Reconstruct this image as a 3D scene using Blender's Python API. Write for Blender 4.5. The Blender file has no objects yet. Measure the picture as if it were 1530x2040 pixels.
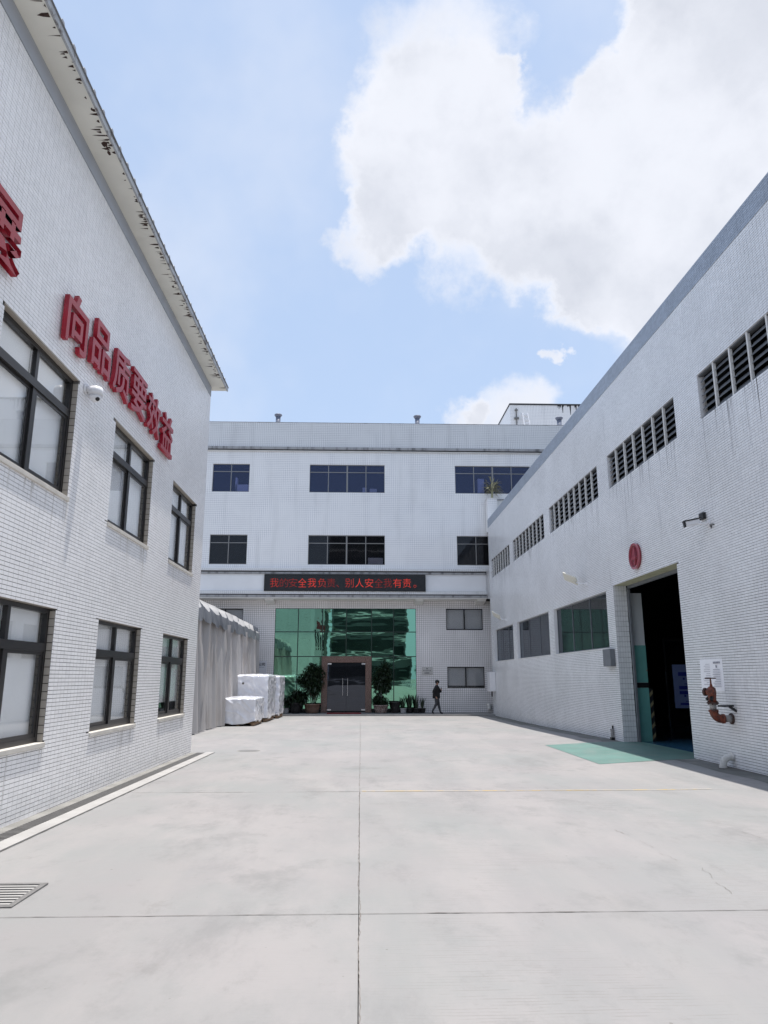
import bpy, bmesh, math, random
import numpy as np
from mathutils import Vector, Matrix, noise
random.seed(7)
rng = np.random.default_rng(7)
sc = bpy.context.scene
col = sc.collection

# ------------------------------------------------------------------ camera
cam = bpy.data.cameras.new('camera')
cam.sensor_fit = 'AUTO'; cam.sensor_width = 36.0
cam.lens = 1444 / 2040 * 36.0
cam.clip_start = 0.05; cam.clip_end = 2000
co = bpy.data.objects.new('camera', cam); col.objects.link(co)
R_, U_, F_ = Vector((0.9995, -0.03171, 0)), Vector((-0.00707, -0.22268, 0.97487)), Vector((0.03092, 0.97438, 0.22279))
co.matrix_world = Matrix(((R_.x, U_.x, -F_.x, 0), (R_.y, U_.y, -F_.y, 0), (R_.z, U_.z, -F_.z, 1.455), (0, 0, 0, 1)))
sc.camera = co
sc.render.resolution_x, sc.render.resolution_y = 768, 1024

# ------------------------------------------------------------------ sun, sky, exposure
SUN = Vector((0.095, 0.07, 1.0)).normalized()
sl = bpy.data.lights.new('sun', 'SUN'); sl.energy = 3.6; sl.angle = math.radians(0.5); sl.color = (1.0, 0.955, 0.9)
so = bpy.data.objects.new('sun', sl); col.objects.link(so)
so.rotation_euler = SUN.to_track_quat('Z', 'Y').to_euler(); so.location = (0, 0, 60)
sc.view_settings.view_transform = 'Standard'; sc.view_settings.look = 'None'
sc.view_settings.gamma = 1.0; sc.view_settings.use_curve_mapping = False
sc.view_settings.exposure = 0.66
SKY_STRENGTH = 0.11

def nd(nt, t, **kw):
    n = nt.nodes.new(t)
    for k, v in kw.items():
        if k.startswith('i_'):
            n.inputs[int(k[2:])].default_value = v
        else:
            setattr(n, k, v)
    return n

def math_(nt, op, a, b=None, clamp=False):
    n = nt.nodes.new('ShaderNodeMath'); n.operation = op; n.use_clamp = clamp
    for i, x in enumerate((a, b)):
        if x is None: continue
        if isinstance(x, (int, float)): n.inputs[i].default_value = x
        else: nt.links.new(x, n.inputs[i])
    return n.outputs[0]

def mapr(nt, v, a, b, c=0.0, d=1.0, smooth=True):
    n = nt.nodes.new('ShaderNodeMapRange'); n.interpolation_type = 'SMOOTHSTEP' if smooth else 'LINEAR'
    nt.links.new(v, n.inputs[0])
    for i, x in enumerate((a, b, c, d)): n.inputs[i + 1].default_value = x
    return n.outputs[0]

def mixc(nt, fac, a, b, blend='MIX'):
    n = nt.nodes.new('ShaderNodeMix'); n.data_type = 'RGBA'; n.blend_type = blend
    for i, x in ((0, fac), (6, a), (7, b)):
        if isinstance(x, (int, float)): n.inputs[i].default_value = x
        elif isinstance(x, tuple): n.inputs[i].default_value = (*x[:3], 1)
        else: nt.links.new(x, n.inputs[i])
    return n.outputs[2]

world = bpy.data.worlds.new('World'); sc.world = world; world.use_nodes = True
nt = world.node_tree; nt.nodes.clear()
sky = nd(nt, 'ShaderNodeTexSky', sky_type='NISHITA', sun_disc=False)
sky.sun_elevation = math.asin(SUN.z); sky.sun_rotation = math.atan2(SUN.x, SUN.y)
sky.air_density = 1.0; sky.dust_density = 1.6; sky.ozone_density = 1.5
tc = nd(nt, 'ShaderNodeTexCoord')
dirv = tc.outputs['Generated']
def vmath(op, a, b=None, s=None):
    n = nt.nodes.new('ShaderNodeVectorMath'); n.operation = op
    nt.links.new(a, n.inputs[0])
    if b is not None:
        if isinstance(b, tuple): n.inputs[1].default_value = b
        else: nt.links.new(b, n.inputs[1])
    if s is not None: n.inputs['Scale'].default_value = s
    return n
def wnoise(scale, detail, rough=0.55, vec=None):
    n = nd(nt, 'ShaderNodeTexNoise'); n.inputs['Scale'].default_value = scale; n.inputs['Detail'].default_value = detail
    n.inputs['Roughness'].default_value = rough
    nt.links.new(vec if vec is not None else dirv, n.inputs['Vector'])
    return n
wn = wnoise(7.0, 6, 0.62)
w1 = vmath('SUBTRACT', wn.outputs['Color'], (0.5, 0.5, 0.5)); w2 = vmath('SCALE', w1.outputs[0], s=0.17)
w3 = vmath('ADD', dirv, w2.outputs[0]); w4 = vmath('NORMALIZE', w3.outputs[0])
BLOBS = [(0.088,0.704,0.706,0.066),(0.062,0.754,0.653,0.066),(0.032,0.794,0.608,0.056),(0.010,0.832,0.555,0.036),(0.105,0.778,0.619,0.082),
 (0.133,0.833,0.537,0.056),(0.206,0.790,0.578,0.076),(0.165,0.715,0.680,0.018),(0.300,0.728,0.616,0.052),(0.350,0.675,0.650,0.064),
 (0.410,0.628,0.661,0.095),(0.340,0.752,0.565,0.112),(0.437,0.694,0.572,0.145),(0.310,0.802,0.510,0.064),(0.403,0.778,0.482,0.110),
 (0.372,0.797,0.476,0.062),(0.474,0.737,0.482,0.138),(0.511,0.627,0.588,0.18),(0.560,0.686,0.464,0.165),(0.195,0.914,0.356,0.038),
 (0.249,0.874,0.418,0.009),(0.142,0.927,0.346,0.024),(0.538,0.510,0.671,0.21),(0.440,0.560,0.700,0.12),
 (-0.75,-0.3,0.55,0.22),(-0.55,-0.55,0.6,0.2),(0.7,-0.4,0.55,0.25),(-0.86,0.3,0.35,0.16),(0.9,0.3,0.3,0.2)]
dens = None
for bx, by, bz, r in BLOBS:
    l = math.sqrt(bx*bx+by*by+bz*bz)
    d = vmath('DOT_PRODUCT', w4.outputs[0], (bx/l, by/l, bz/l)).outputs['Value']
    m = mapr(nt, d, math.cos(r*1.7), math.cos(r*0.35))
    dens = m if dens is None else math_(nt, 'ADD', dens, m)
dens = math_(nt, 'MINIMUM', dens, 1.6)
fine = wnoise(11.0, 9, 0.66)
fv = math_(nt, 'MULTIPLY', math_(nt, 'SUBTRACT', fine.outputs['Fac'], 0.5), 1.05)
dd = math_(nt, 'ADD', dens, fv)
cover = mapr(nt, dd, 0.05, 1.30)
# thin veils over the blue
veil = wnoise(2.2, 5, 0.6)
vv = mapr(nt, veil.outputs['Fac'], 0.46, 0.75, 0.0, 0.35)
cover2 = math_(nt, 'MAXIMUM', cover, vv)
big = wnoise(5.0, 6, 0.55)
core = math_(nt, 'MULTIPLY', mapr(nt, dd, 0.8, 1.75), mapr(nt, big.outputs['Fac'], 0.36, 0.62, 0.15, 1.0))
bil = wnoise(14.0, 7, 0.6)
core = math_(nt, 'ADD', math_(nt, 'MULTIPLY', core, 0.8), mapr(nt, bil.outputs['Fac'], 0.45, 0.75, 0.0, 0.30), clamp=True)
ccol = mixc(nt, core, (5.25, 5.4, 5.85), (3.95, 4.15, 4.65))
# milky humid air whitens the sky, more towards the horizon
sep = nd(nt, 'ShaderNodeSeparateXYZ'); nt.links.new(dirv, sep.inputs[0])
hz = mapr(nt, sep.outputs['Z'], 0.0, 0.9, 0.75, 0.62, smooth=False)
base = mixc(nt, hz, sky.outputs[0], (3.45, 4.35, 5.85))
final = mixc(nt, cover2, base, ccol)
bg = nd(nt, 'ShaderNodeBackground'); bg.inputs['Strength'].default_value = SKY_STRENGTH
nt.links.new(final, bg.inputs['Color'])
wo = nd(nt, 'ShaderNodeOutputWorld'); nt.links.new(bg.outputs[0], wo.inputs[0])

# ------------------------------------------------------------------ materials
def mat(name, c, rough=0.6, metal=0.0, spec=0.5, var=None, bump=None, stain=None, island=0.0, streak=None, coat=0.0):
    """var=(scale, amount) brightness noise; bump=(scale, strength); stain=(scale, colour, lo, hi); streak=(colour, lo, hi, strength)"""
    m = bpy.data.materials.new(name); m.use_nodes = True
    t = m.node_tree; b = t.nodes['Principled BSDF']
    b.inputs['Roughness'].default_value = rough; b.inputs['Metallic'].default_value = metal
    b.inputs['Specular IOR Level'].default_value = spec
    b.inputs['Coat Weight'].default_value = coat
    g = t.nodes.new('ShaderNodeNewGeometry')
    cur = tuple(c)
    def nz(scale, detail=5, sxyz=None, rough_=0.55):
        n = t.nodes.new('ShaderNodeTexNoise'); n.inputs['Scale'].default_value = scale; n.inputs['Detail'].default_value = detail
        n.inputs['Roughness'].default_value = rough_
        if sxyz:
            mp = t.nodes.new('ShaderNodeMapping'); mp.inputs['Scale'].default_value = sxyz
            t.links.new(g.outputs['Position'], mp.inputs[0]); t.links.new(mp.outputs[0], n.inputs['Vector'])
        else:
            t.links.new(g.outputs['Position'], n.inputs['Vector'])
        return n
    if var:
        f = mapr(t, nz(var[0]).outputs['Fac'], 0.3, 0.7)
        k = var[1]
        cur = mixc(t, f, tuple(x*(1-k) for x in c), tuple(min(1, x*(1+k)) for x in c))
    if island:
        rv = g.outputs['Random Per Island']
        h = t.nodes.new('ShaderNodeHueSaturation')
        if isinstance(cur, tuple): h.inputs['Color'].default_value = (*cur, 1)
        else: t.links.new(cur, h.inputs['Color'])
        t.links.new(mapr(t, rv, 0, 1, 1-island, 1+island*0.5, smooth=False), h.inputs['Value'])
        cur = h.outputs[0]
    if stain:
        f = mapr(t, nz(stain[0], 7, None, 0.65).outputs['Fac'], stain[2], stain[3])
        cur = mixc(t, f, cur, stain[1])
    if streak:
        n = nz(1.0, 6, (3.2, 3.2, 0.28), 0.6)
        f = math_(t, 'MULTIPLY', mapr(t, n.outputs['Fac'], streak[1], streak[2]), streak[3])
        cur = mixc(t, f, cur, streak[0])
    if isinstance(cur, tuple): b.inputs['Base Color'].default_value = (*cur[:3], 1)
    else: t.links.new(cur, b.inputs['Base Color'])
    if bump:
        bn = t.nodes.new('ShaderNodeBump'); bn.inputs['Strength'].default_value = bump[1]; bn.inputs['Distance'].default_value = bump[2] if len(bump) > 2 else 0.01
        t.links.new(nz(bump[0], 6).outputs['Fac'], bn.inputs['Height']); t.links.new(bn.outputs[0], b.inputs['Normal'])
    return m

def glass_mat(name, tint, transp, gl=1.0, rough=0.02, wave=None, ior=1.5):
    m = bpy.data.materials.new(name); m.use_nodes = True; t = m.node_tree; t.nodes.clear()
    out = t.nodes.new('ShaderNodeOutputMaterial')
    tr = t.nodes.new('ShaderNodeBsdfTransparent'); tr.inputs[0].default_value = (*tint, 1)
    df = t.nodes.new('ShaderNodeBsdfDiffuse'); df.inputs[0].default_value = (*[x*0.3 for x in tint], 1)
    m1 = t.nodes.new('ShaderNodeMixShader'); m1.inputs[0].default_value = transp
    t.links.new(df.outputs[0], m1.inputs[1]); t.links.new(tr.outputs[0], m1.inputs[2])
    gs = t.nodes.new('ShaderNodeBsdfGlossy'); gs.inputs['Roughness'].default_value = rough; gs.inputs[0].default_value = (*gl, 1) if isinstance(gl, tuple) else (gl, gl, gl, 1)
    gg = t.nodes.new('ShaderNodeNewGeometry'); dp = t.nodes.new('ShaderNodeVectorMath'); dp.operation = 'DOT_PRODUCT'
    t.links.new(gg.outputs['Incoming'], dp.inputs[0]); t.links.new(gg.outputs['Normal'], dp.inputs[1])
    f0 = ((ior-1)/(ior+1))**2      # Schlick's reflectance, the same from either side of the pane
    one = math_(t, 'SUBTRACT', 1.0, math_(t, 'ABSOLUTE', dp.outputs['Value']))
    fac = math_(t, 'ADD', math_(t, 'MULTIPLY', math_(t, 'POWER', one, 5.0), 1-f0), f0)
    m2 = t.nodes.new('ShaderNodeMixShader')
    t.links.new(fac, m2.inputs[0]); t.links.new(m1.outputs[0], m2.inputs[1]); t.links.new(gs.outputs[0], m2.inputs[2])
    if wave:
        g = t.nodes.new('ShaderNodeNewGeometry'); n = t.nodes.new('ShaderNodeTexNoise'); n.inputs['Scale'].default_value = wave[0]; n.inputs['Detail'].default_value = 1
        t.links.new(g.outputs['Position'], n.inputs['Vector'])
        bn = t.nodes.new('ShaderNodeBump'); bn.inputs['Strength'].default_value = wave[1]; bn.inputs['Distance'].default_value = 0.01
        t.links.new(n.outputs['Fac'], bn.inputs['Height']); t.links.new(bn.outputs[0], gs.inputs['Normal'])
    t.links.new(m2.outputs[0], out.inputs[0])
    return m

def mirror_mat(name, c, dark, fac, wave):
    m = bpy.data.materials.new(name); m.use_nodes = True; t = m.node_tree; t.nodes.clear()
    out = t.nodes.new('ShaderNodeOutputMaterial')
    gs = t.nodes.new('ShaderNodeBsdfGlossy'); gs.inputs['Roughness'].default_value = 0.012; gs.inputs[0].default_value = (*c, 1)
    df = t.nodes.new('ShaderNodeBsdfDiffuse'); df.inputs[0].default_value = (*dark, 1)
    ms = t.nodes.new('ShaderNodeMixShader'); ms.inputs[0].default_value = fac
    t.links.new(df.outputs[0], ms.inputs[1]); t.links.new(gs.outputs[0], ms.inputs[2])
    g = t.nodes.new('ShaderNodeNewGeometry')
    mp = t.nodes.new('ShaderNodeMapping'); mp.inputs['Scale'].default_value = (0.55, 1, 2.2)
    t.links.new(g.outputs['Position'], mp.inputs[0])
    n = t.nodes.new('ShaderNodeTexNoise'); n.inputs['Scale'].default_value = wave[0]; n.inputs['Detail'].default_value = 1.5
    t.links.new(mp.outputs[0], n.inputs['Vector'])
    bn = t.nodes.new('ShaderNodeBump'); bn.inputs['Strength'].default_value = wave[1]; bn.inputs['Distance'].default_value = 0.01
    t.links.new(n.outputs['Fac'], bn.inputs['Height']); t.links.new(bn.outputs[0], gs.inputs['Normal'])
    t.links.new(ms.outputs[0], out.inputs[0])
    return m

def grid_mat(name, c, joint, pu, pv, ju, jv, axis='x', streak=0.25, fade=(0.42, 0.62)):
    """small far tiles: a joint grid in world metres whose joints darken in patches"""
    m = bpy.data.materials.new(name); m.use_nodes = True; t = m.node_tree; b = t.nodes['Principled BSDF']
    b.inputs['Roughness'].default_value = 0.35
    g = t.nodes.new('ShaderNodeNewGeometry'); s = t.nodes.new('ShaderNodeSeparateXYZ'); t.links.new(g.outputs['Position'], s.inputs[0])
    def lines(v, p, j):
        f = math_(t, 'FRACT', math_(t, 'DIVIDE', math_(t, 'ADD', v, 100.0), p))
        return math_(t, 'LESS_THAN', f, j / p)
    au = s.outputs['X' if axis == 'x' else 'Y']
    a1 = lines(au, pu, ju); a2 = lines(s.outputs['Z'], pv, jv)
    n = t.nodes.new('ShaderNodeTexNoise'); n.inputs['Scale'].default_value = 0.9; n.inputs['Detail'].default_value = 6; t.links.new(g.outputs['Position'], n.inputs['Vector'])
    n2 = t.nodes.new('ShaderNodeTexNoise'); n2.inputs['Scale'].default_value = 0.7; n2.inputs['Detail'].default_value = 6
    mp = t.nodes.new('ShaderNodeMapping'); mp.inputs['Location'].default_value = (7, 3, 9); t.links.new(g.outputs['Position'], mp.inputs[0]); t.links.new(mp.outputs[0], n2.inputs['Vector'])
    f1 = math_(t, 'MULTIPLY', a1, mapr(t, n.outputs['Fac'], fade[0], fade[1], 0.25, 1.0)); f2 = math_(t, 'MULTIPLY', a2, mapr(t, n2.outputs['Fac'], fade[0], fade[1], 0.35, 1.0))
    f = math_(t, 'MAXIMUM', f1, f2)
    cc = mixc(t, mapr(t, n.outputs['Fac'], 0.3, 0.7), tuple(x*0.96 for x in c), tuple(x*1.03 for x in c))
    # rain streaks
    mp3 = t.nodes.new('ShaderNodeMapping'); mp3.inputs['Scale'].default_value = (2.4, 2.4, 0.2); t.links.new(g.outputs['Position'], mp3.inputs[0])
    n3 = t.nodes.new('ShaderNodeTexNoise'); n3.inputs['Scale'].default_value = 1.0; n3.inputs['Detail'].default_value = 7; t.links.new(mp3.outputs[0], n3.inputs['Vector'])
    cc = mixc(t, math_(t, 'MULTIPLY', mapr(t, n3.outputs['Fac'], 0.5, 0.75), streak), cc, (0.25, 0.25, 0.25))
    cc = mixc(t, f, cc, joint)
    t.links.new(cc, b.inputs['Base Color'])
    return m

def emis(name, c, s):
    m = bpy.data.materials.new(name); m.use_nodes = True; b = m.node_tree.nodes['Principled BSDF']
    b.inputs['Base Color'].default_value = (0.02, 0.004, 0.004, 1)
    b.inputs['Emission Color'].default_value = (*c, 1); b.inputs['Emission Strength'].default_value = s
    return m

MT = {}
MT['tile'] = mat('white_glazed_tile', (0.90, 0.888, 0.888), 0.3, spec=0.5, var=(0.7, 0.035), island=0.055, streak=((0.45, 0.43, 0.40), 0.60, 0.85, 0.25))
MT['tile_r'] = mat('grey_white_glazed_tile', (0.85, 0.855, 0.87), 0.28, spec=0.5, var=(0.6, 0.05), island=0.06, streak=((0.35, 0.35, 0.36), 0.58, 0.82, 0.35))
MT['tile_tan'] = mat('cream_reveal_tile', (0.40, 0.36, 0.31), 0.35, island=0.15)
MT['grout_l'] = mat('grey_grout', (0.15, 0.14, 0.13), 0.9, stain=(1.3, (0.008, 0.007, 0.006), 0.40, 0.54))
MT['grout_r'] = mat('weathered_grout', (0.24, 0.24, 0.26), 0.9, stain=(0.7, (0.004, 0.004, 0.006), 0.44, 0.53))
MT['band'] = mat('blue_grey_tile_band', (0.36, 0.41, 0.49), 0.4, island=0.12, var=(2, 0.06))
MT['frieze'] = mat('grey_painted_frieze', (0.40, 0.42, 0.46), 0.6, var=(2, 0.05))
MT['soffit'] = mat('rusty_painted_soffit', (0.78, 0.77, 0.70), 0.55, var=(1.2, 0.06))
MT['rust'] = mat('rust_flake', (0.055, 0.032, 0.026), 0.9, var=(40, 0.5))
MT['gutter'] = mat('grey_metal_edge', (0.42, 0.44, 0.46), 0.45, metal=0.2, stain=(5, (0.12, 0.10, 0.09), 0.5, 0.65))
MT['frame'] = mat('dark_bronze_aluminium', (0.028, 0.026, 0.026), 0.35, metal=0.3)
MT['frame_br'] = mat('brown_aluminium', (0.26, 0.25, 0.24), 0.4, metal=0.5)
MT['sill'] = mat('pale_stone_sill', (0.58, 0.55, 0.50), 0.7, var=(4, 0.08))
MT['blind'] = mat('white_roller_blind', (0.90, 0.90, 0.90), 0.8, var=(1.5, 0.03))
MT['pane'] = glass_mat('clear_window_glass', (0.985, 0.99, 0.99), 0.995, 1.0, 0.01, (1.2, 0.05))
MT['pane_dk'] = glass_mat('tinted_window_glass', (0.62, 0.62, 0.66), 0.97, 0.8, 0.015, (1.5, 0.12), 1.4)
MT['pane_blue'] = glass_mat('sky_tinted_glass', (0.66, 0.68, 0.80), 0.97, (0.42, 0.48, 0.70), 0.015, (1.5, 0.10), 1.75)  # blue of the reflected sky put into the gloss tint
MT['pane_gr'] = glass_mat('dusty_window_glass', (0.36, 0.40, 0.42), 0.80, (0.62, .66, .72), 0.03, (1.2, 0.1), 1.6)
MT['green'] = mirror_mat('green_mirror_glass', (0.235, 0.49, 0.355), (0.004, 0.02, 0.012), 0.88, (1.25, 0.26))
MT['mullion'] = mat('dark_green_mullion', (0.012, 0.03, 0.022), 0.4)
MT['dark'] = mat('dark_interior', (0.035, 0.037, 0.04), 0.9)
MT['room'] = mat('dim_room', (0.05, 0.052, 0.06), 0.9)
MT['facade'] = grid_mat('white_mosaic_facade', (0.88, 0.872, 0.868), (0.42, 0.42, 0.45), 0.10, 0.10, 0.012, 0.012, streak=0.15)
MT['parapet'] = grid_mat('grey_mosaic_parapet', (0.74, 0.745, 0.75), (0.36, 0.36, 0.38), 0.10, 0.10, 0.014, 0.013, streak=0.2)
MT['facade_low'] = grid_mat('taupe_mosaic_facade', (0.84, 0.82, 0.82), (0.26, 0.24, 0.23), 0.10, 0.10, 0.014, 0.014, fade=(0.3, 0.55), streak=0.12)
MT['cornice'] = mat('dirty_cornice', (0.36, 0.36, 0.37), 0.7, streak=((0.05, 0.05, 0.05), 0.45, 0.7, 0.7))
MT['soot'] = mat('sooty_groove', (0.05, 0.05, 0.055), 0.8)
MT['plaster'] = mat('white_plaster', (0.74, 0.73, 0.71), 0.8, var=(2, 0.05))
MT['panel'] = mat('white_fascia_panel', (0.82, 0.82, 0.83), 0.45, var=(1, 0.03))
MT['granite'] = mat('brown_granite', (0.17, 0.105, 0.085), 0.25, var=(18, 0.35))
MT['black'] = mat('black_plastic', (0.012, 0.012, 0.014), 0.4)
MT['steel'] = mat('brushed_steel', (0.7, 0.7, 0.72), 0.25, metal=1.0)
MT['chrome_w'] = mat('white_enamel', (0.78, 0.78, 0.80), 0.35)
MT['greybox'] = mat('grey_enamel', (0.16, 0.17, 0.19), 0.5, var=(6, 0.1))
MT['red'] = mat('red_acrylic_letter', (0.36, 0.012, 0.03), 0.38, spec=0.4, coat=0.08, var=(2.5, 0.10))
MT['maroon'] = mat('maroon_enamel', (0.20, 0.012, 0.028), 0.25, coat=0.4)
MT['maroon_l'] = mat('highlit_maroon', (0.42, 0.10, 0.13), 0.12, coat=0.6)  # highlights on numeral and rim put into a paler base colour
MT['led1'] = emis('bright_led', (1.0, 0.06, 0.03), 0.42)
MT['led2'] = emis('mid_led', (1.0, 0.05, 0.02), 0.26)
MT['led3'] = emis('dim_led', (1.0, 0.04, 0.02), 0.14)
MT['tarp'] = mat('grey_tarpaulin', (0.42, 0.405, 0.40), 0.5, var=(0.5, 0.05), stain=(0.7, (0.36, 0.325, 0.30), 0.45, 0.75), bump=(30, 0.06, 0.005))
MT['tarp_t'] = mat('sunlit_tone_tarpaulin', (0.24, 0.24, 0.245), 0.55, var=(1.5, 0.1))  # roof cloth, sunlit top edge put into a lighter tone than the valance
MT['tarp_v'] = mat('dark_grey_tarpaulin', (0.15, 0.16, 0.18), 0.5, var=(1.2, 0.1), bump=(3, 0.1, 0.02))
MT['film'] = mat('white_stretch_film', (0.80, 0.81, 0.86), 0.16, spec=0.8, var=(2.5, 0.08), bump=(7, 0.4, 0.02), coat=0.5)
MT['wood'] = mat('rough_pallet_wood', (0.22, 0.14, 0.085), 0.85, var=(9, 0.3))
MT['leaf'] = mat('dark_glossy_leaf', (0.018, 0.038, 0.016), 0.45, island=0.6)
MT['leaf2'] = mat('mid_green_leaf', (0.045, 0.085, 0.028), 0.5, island=0.5)
MT['leaf_dry'] = mat('dry_yellow_leaf', (0.34, 0.33, 0.20), 0.7, island=0.4)
MT['bark'] = mat('brown_bark', (0.07, 0.055, 0.045), 0.9, var=(15, 0.3))
MT['pot'] = mat('glazed_clay_pot', (0.20, 0.12, 0.085), 0.4, var=(6, 0.2))
MT['pot_l'] = mat('pale_patterned_pot', (0.34, 0.27, 0.24), 0.5, stain=(14, (0.10, 0.03, 0.03), 0.52, 0.6))
MT['pot_d'] = mat('dark_pot', (0.02, 0.018, 0.018), 0.35)
MT['pot_w'] = mat('white_pot', (0.45, 0.45, 0.45), 0.5)
MT['mat_red'] = mat('red_carpet_mat', (0.20, 0.012, 0.014), 0.95, var=(30, 0.3))
MT['orange'] = mat('rusty_orange_paint', (0.19, 0.042, 0.018), 0.55, stain=(22, (0.07, 0.022, 0.015), 0.42, 0.6))
MT['pipegrey'] = mat('grey_galvanised_pipe', (0.33, 0.32, 0.31), 0.5, var=(12, 0.15))
MT['rustdark'] = mat('dark_rusted_iron', (0.06, 0.03, 0.025), 0.7, var=(20, 0.3))
MT['pvc'] = mat('white_pvc', (0.70, 0.69, 0.66), 0.4, stain=(6, (0.35, 0.33, 0.29), 0.5, 0.75))
MT['paper'] = mat('white_paper', (0.93, 0.93, 0.97), 0.6)
MT['ink'] = mat('grey_ink', (0.25, 0.25, 0.3), 0.8)
MT['inkdk'] = mat('dark_ink', (0.05, 0.05, 0.06), 0.7)
MT['plaque'] = mat('brushed_plaque', (0.50, 0.49, 0.48), 0.4, metal=0.3)
MT['plaque_w'] = mat('white_plaque', (0.68, 0.68, 0.72), 0.4)
MT['teal'] = mat('teal_dado_paint', (0.16, 0.42, 0.38), 0.4, var=(3, 0.06), stain=(9, (0.3, 0.22, 0.17), 0.66, 0.7))
MT['pierwhite'] = mat('white_interior_paint', (0.62, 0.64, 0.66), 0.6, var=(2, 0.04))
MT['floorblue'] = mat('blue_epoxy_floor', (0.03, 0.10, 0.17), 0.25, var=(1, 0.2))
MT['rampgreen'] = mat('green_floor_paint', (0.120, 0.225, 0.198), 0.5, var=(1.2, 0.10), stain=(3, (0.175, 0.228, 0.208), 0.45, 0.75), bump=(25, 0.2))
MT['yellowline'] = mat('worn_yellow_line', (0.62, 0.44, 0.16), 0.8, stain=(6, (0.45, 0.42, 0.38), 0.42, 0.56))
MT['blueboard'] = mat('pale_blue_board', (0.20, 0.26, 0.50), 0.5)
MT['bluedark'] = mat('dark_blue_print', (0.02, 0.035, 0.30), 0.5)
MT['haz_y'] = mat('hazard_yellow', (0.20, 0.17, 0.10), 0.5)
MT['iron'] = mat('grey_cast_iron', (0.19, 0.185, 0.18), 0.6, metal=0.2, var=(30, 0.15))
MT['void'] = mat('drain_void', (0.008, 0.008, 0.008), 0.9)
MT['kerbwhite'] = mat('pale_cement_strip', (0.36, 0.352, 0.34), 0.8, var=(3, 0.08), bump=(20, 0.3))
MT['edging'] = mat('grey_cement_edging', (0.23, 0.225, 0.21), 0.85, var=(2.5, 0.15), bump=(15, 0.4))
MT['platform'] = mat('grey_platform_tile', (0.26, 0.255, 0.25), 0.6, var=(2, 0.1))
MT['skin'] = mat('skin', (0.36, 0.20, 0.14), 0.5)
MT['jacket'] = mat('black_jacket', (0.010, 0.010, 0.012), 0.8)
MT['trousers'] = mat('charcoal_trousers', (0.05, 0.052, 0.06), 0.85)
MT['hair'] = mat('black_hair', (0.006, 0.006, 0.006), 0.6)
MT['roofmetal'] = mat('grey_roof_sheet', (0.30, 0.31, 0.33), 0.5, metal=0.2)
MT['lamp'] = mat('cream_lamp_housing', (0.66, 0.64, 0.56), 0.45)
MT['duct'] = mat('blue_grey_vent_pipe', (0.16, 0.18, 0.24), 0.45)
MT['tower'] = mat('dark_tower_wall', (0.10, 0.105, 0.105), 0.5, var=(0.5, 0.2))
MT['towerglass'] = mat('dark_tower_glass', (0.02, 0.025, 0.025), 0.1)
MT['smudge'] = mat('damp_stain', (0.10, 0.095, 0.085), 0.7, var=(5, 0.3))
MT['crackm'] = mat('dark_crack', (0.10, 0.09, 0.08), 0.95)
MT['crackl'] = mat('faint_crack', (0.20, 0.18, 0.165), 0.95)
MT['ducting'] = mat('bare_metal_pole', (0.35, 0.36, 0.38), 0.3, metal=0.8)

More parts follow.
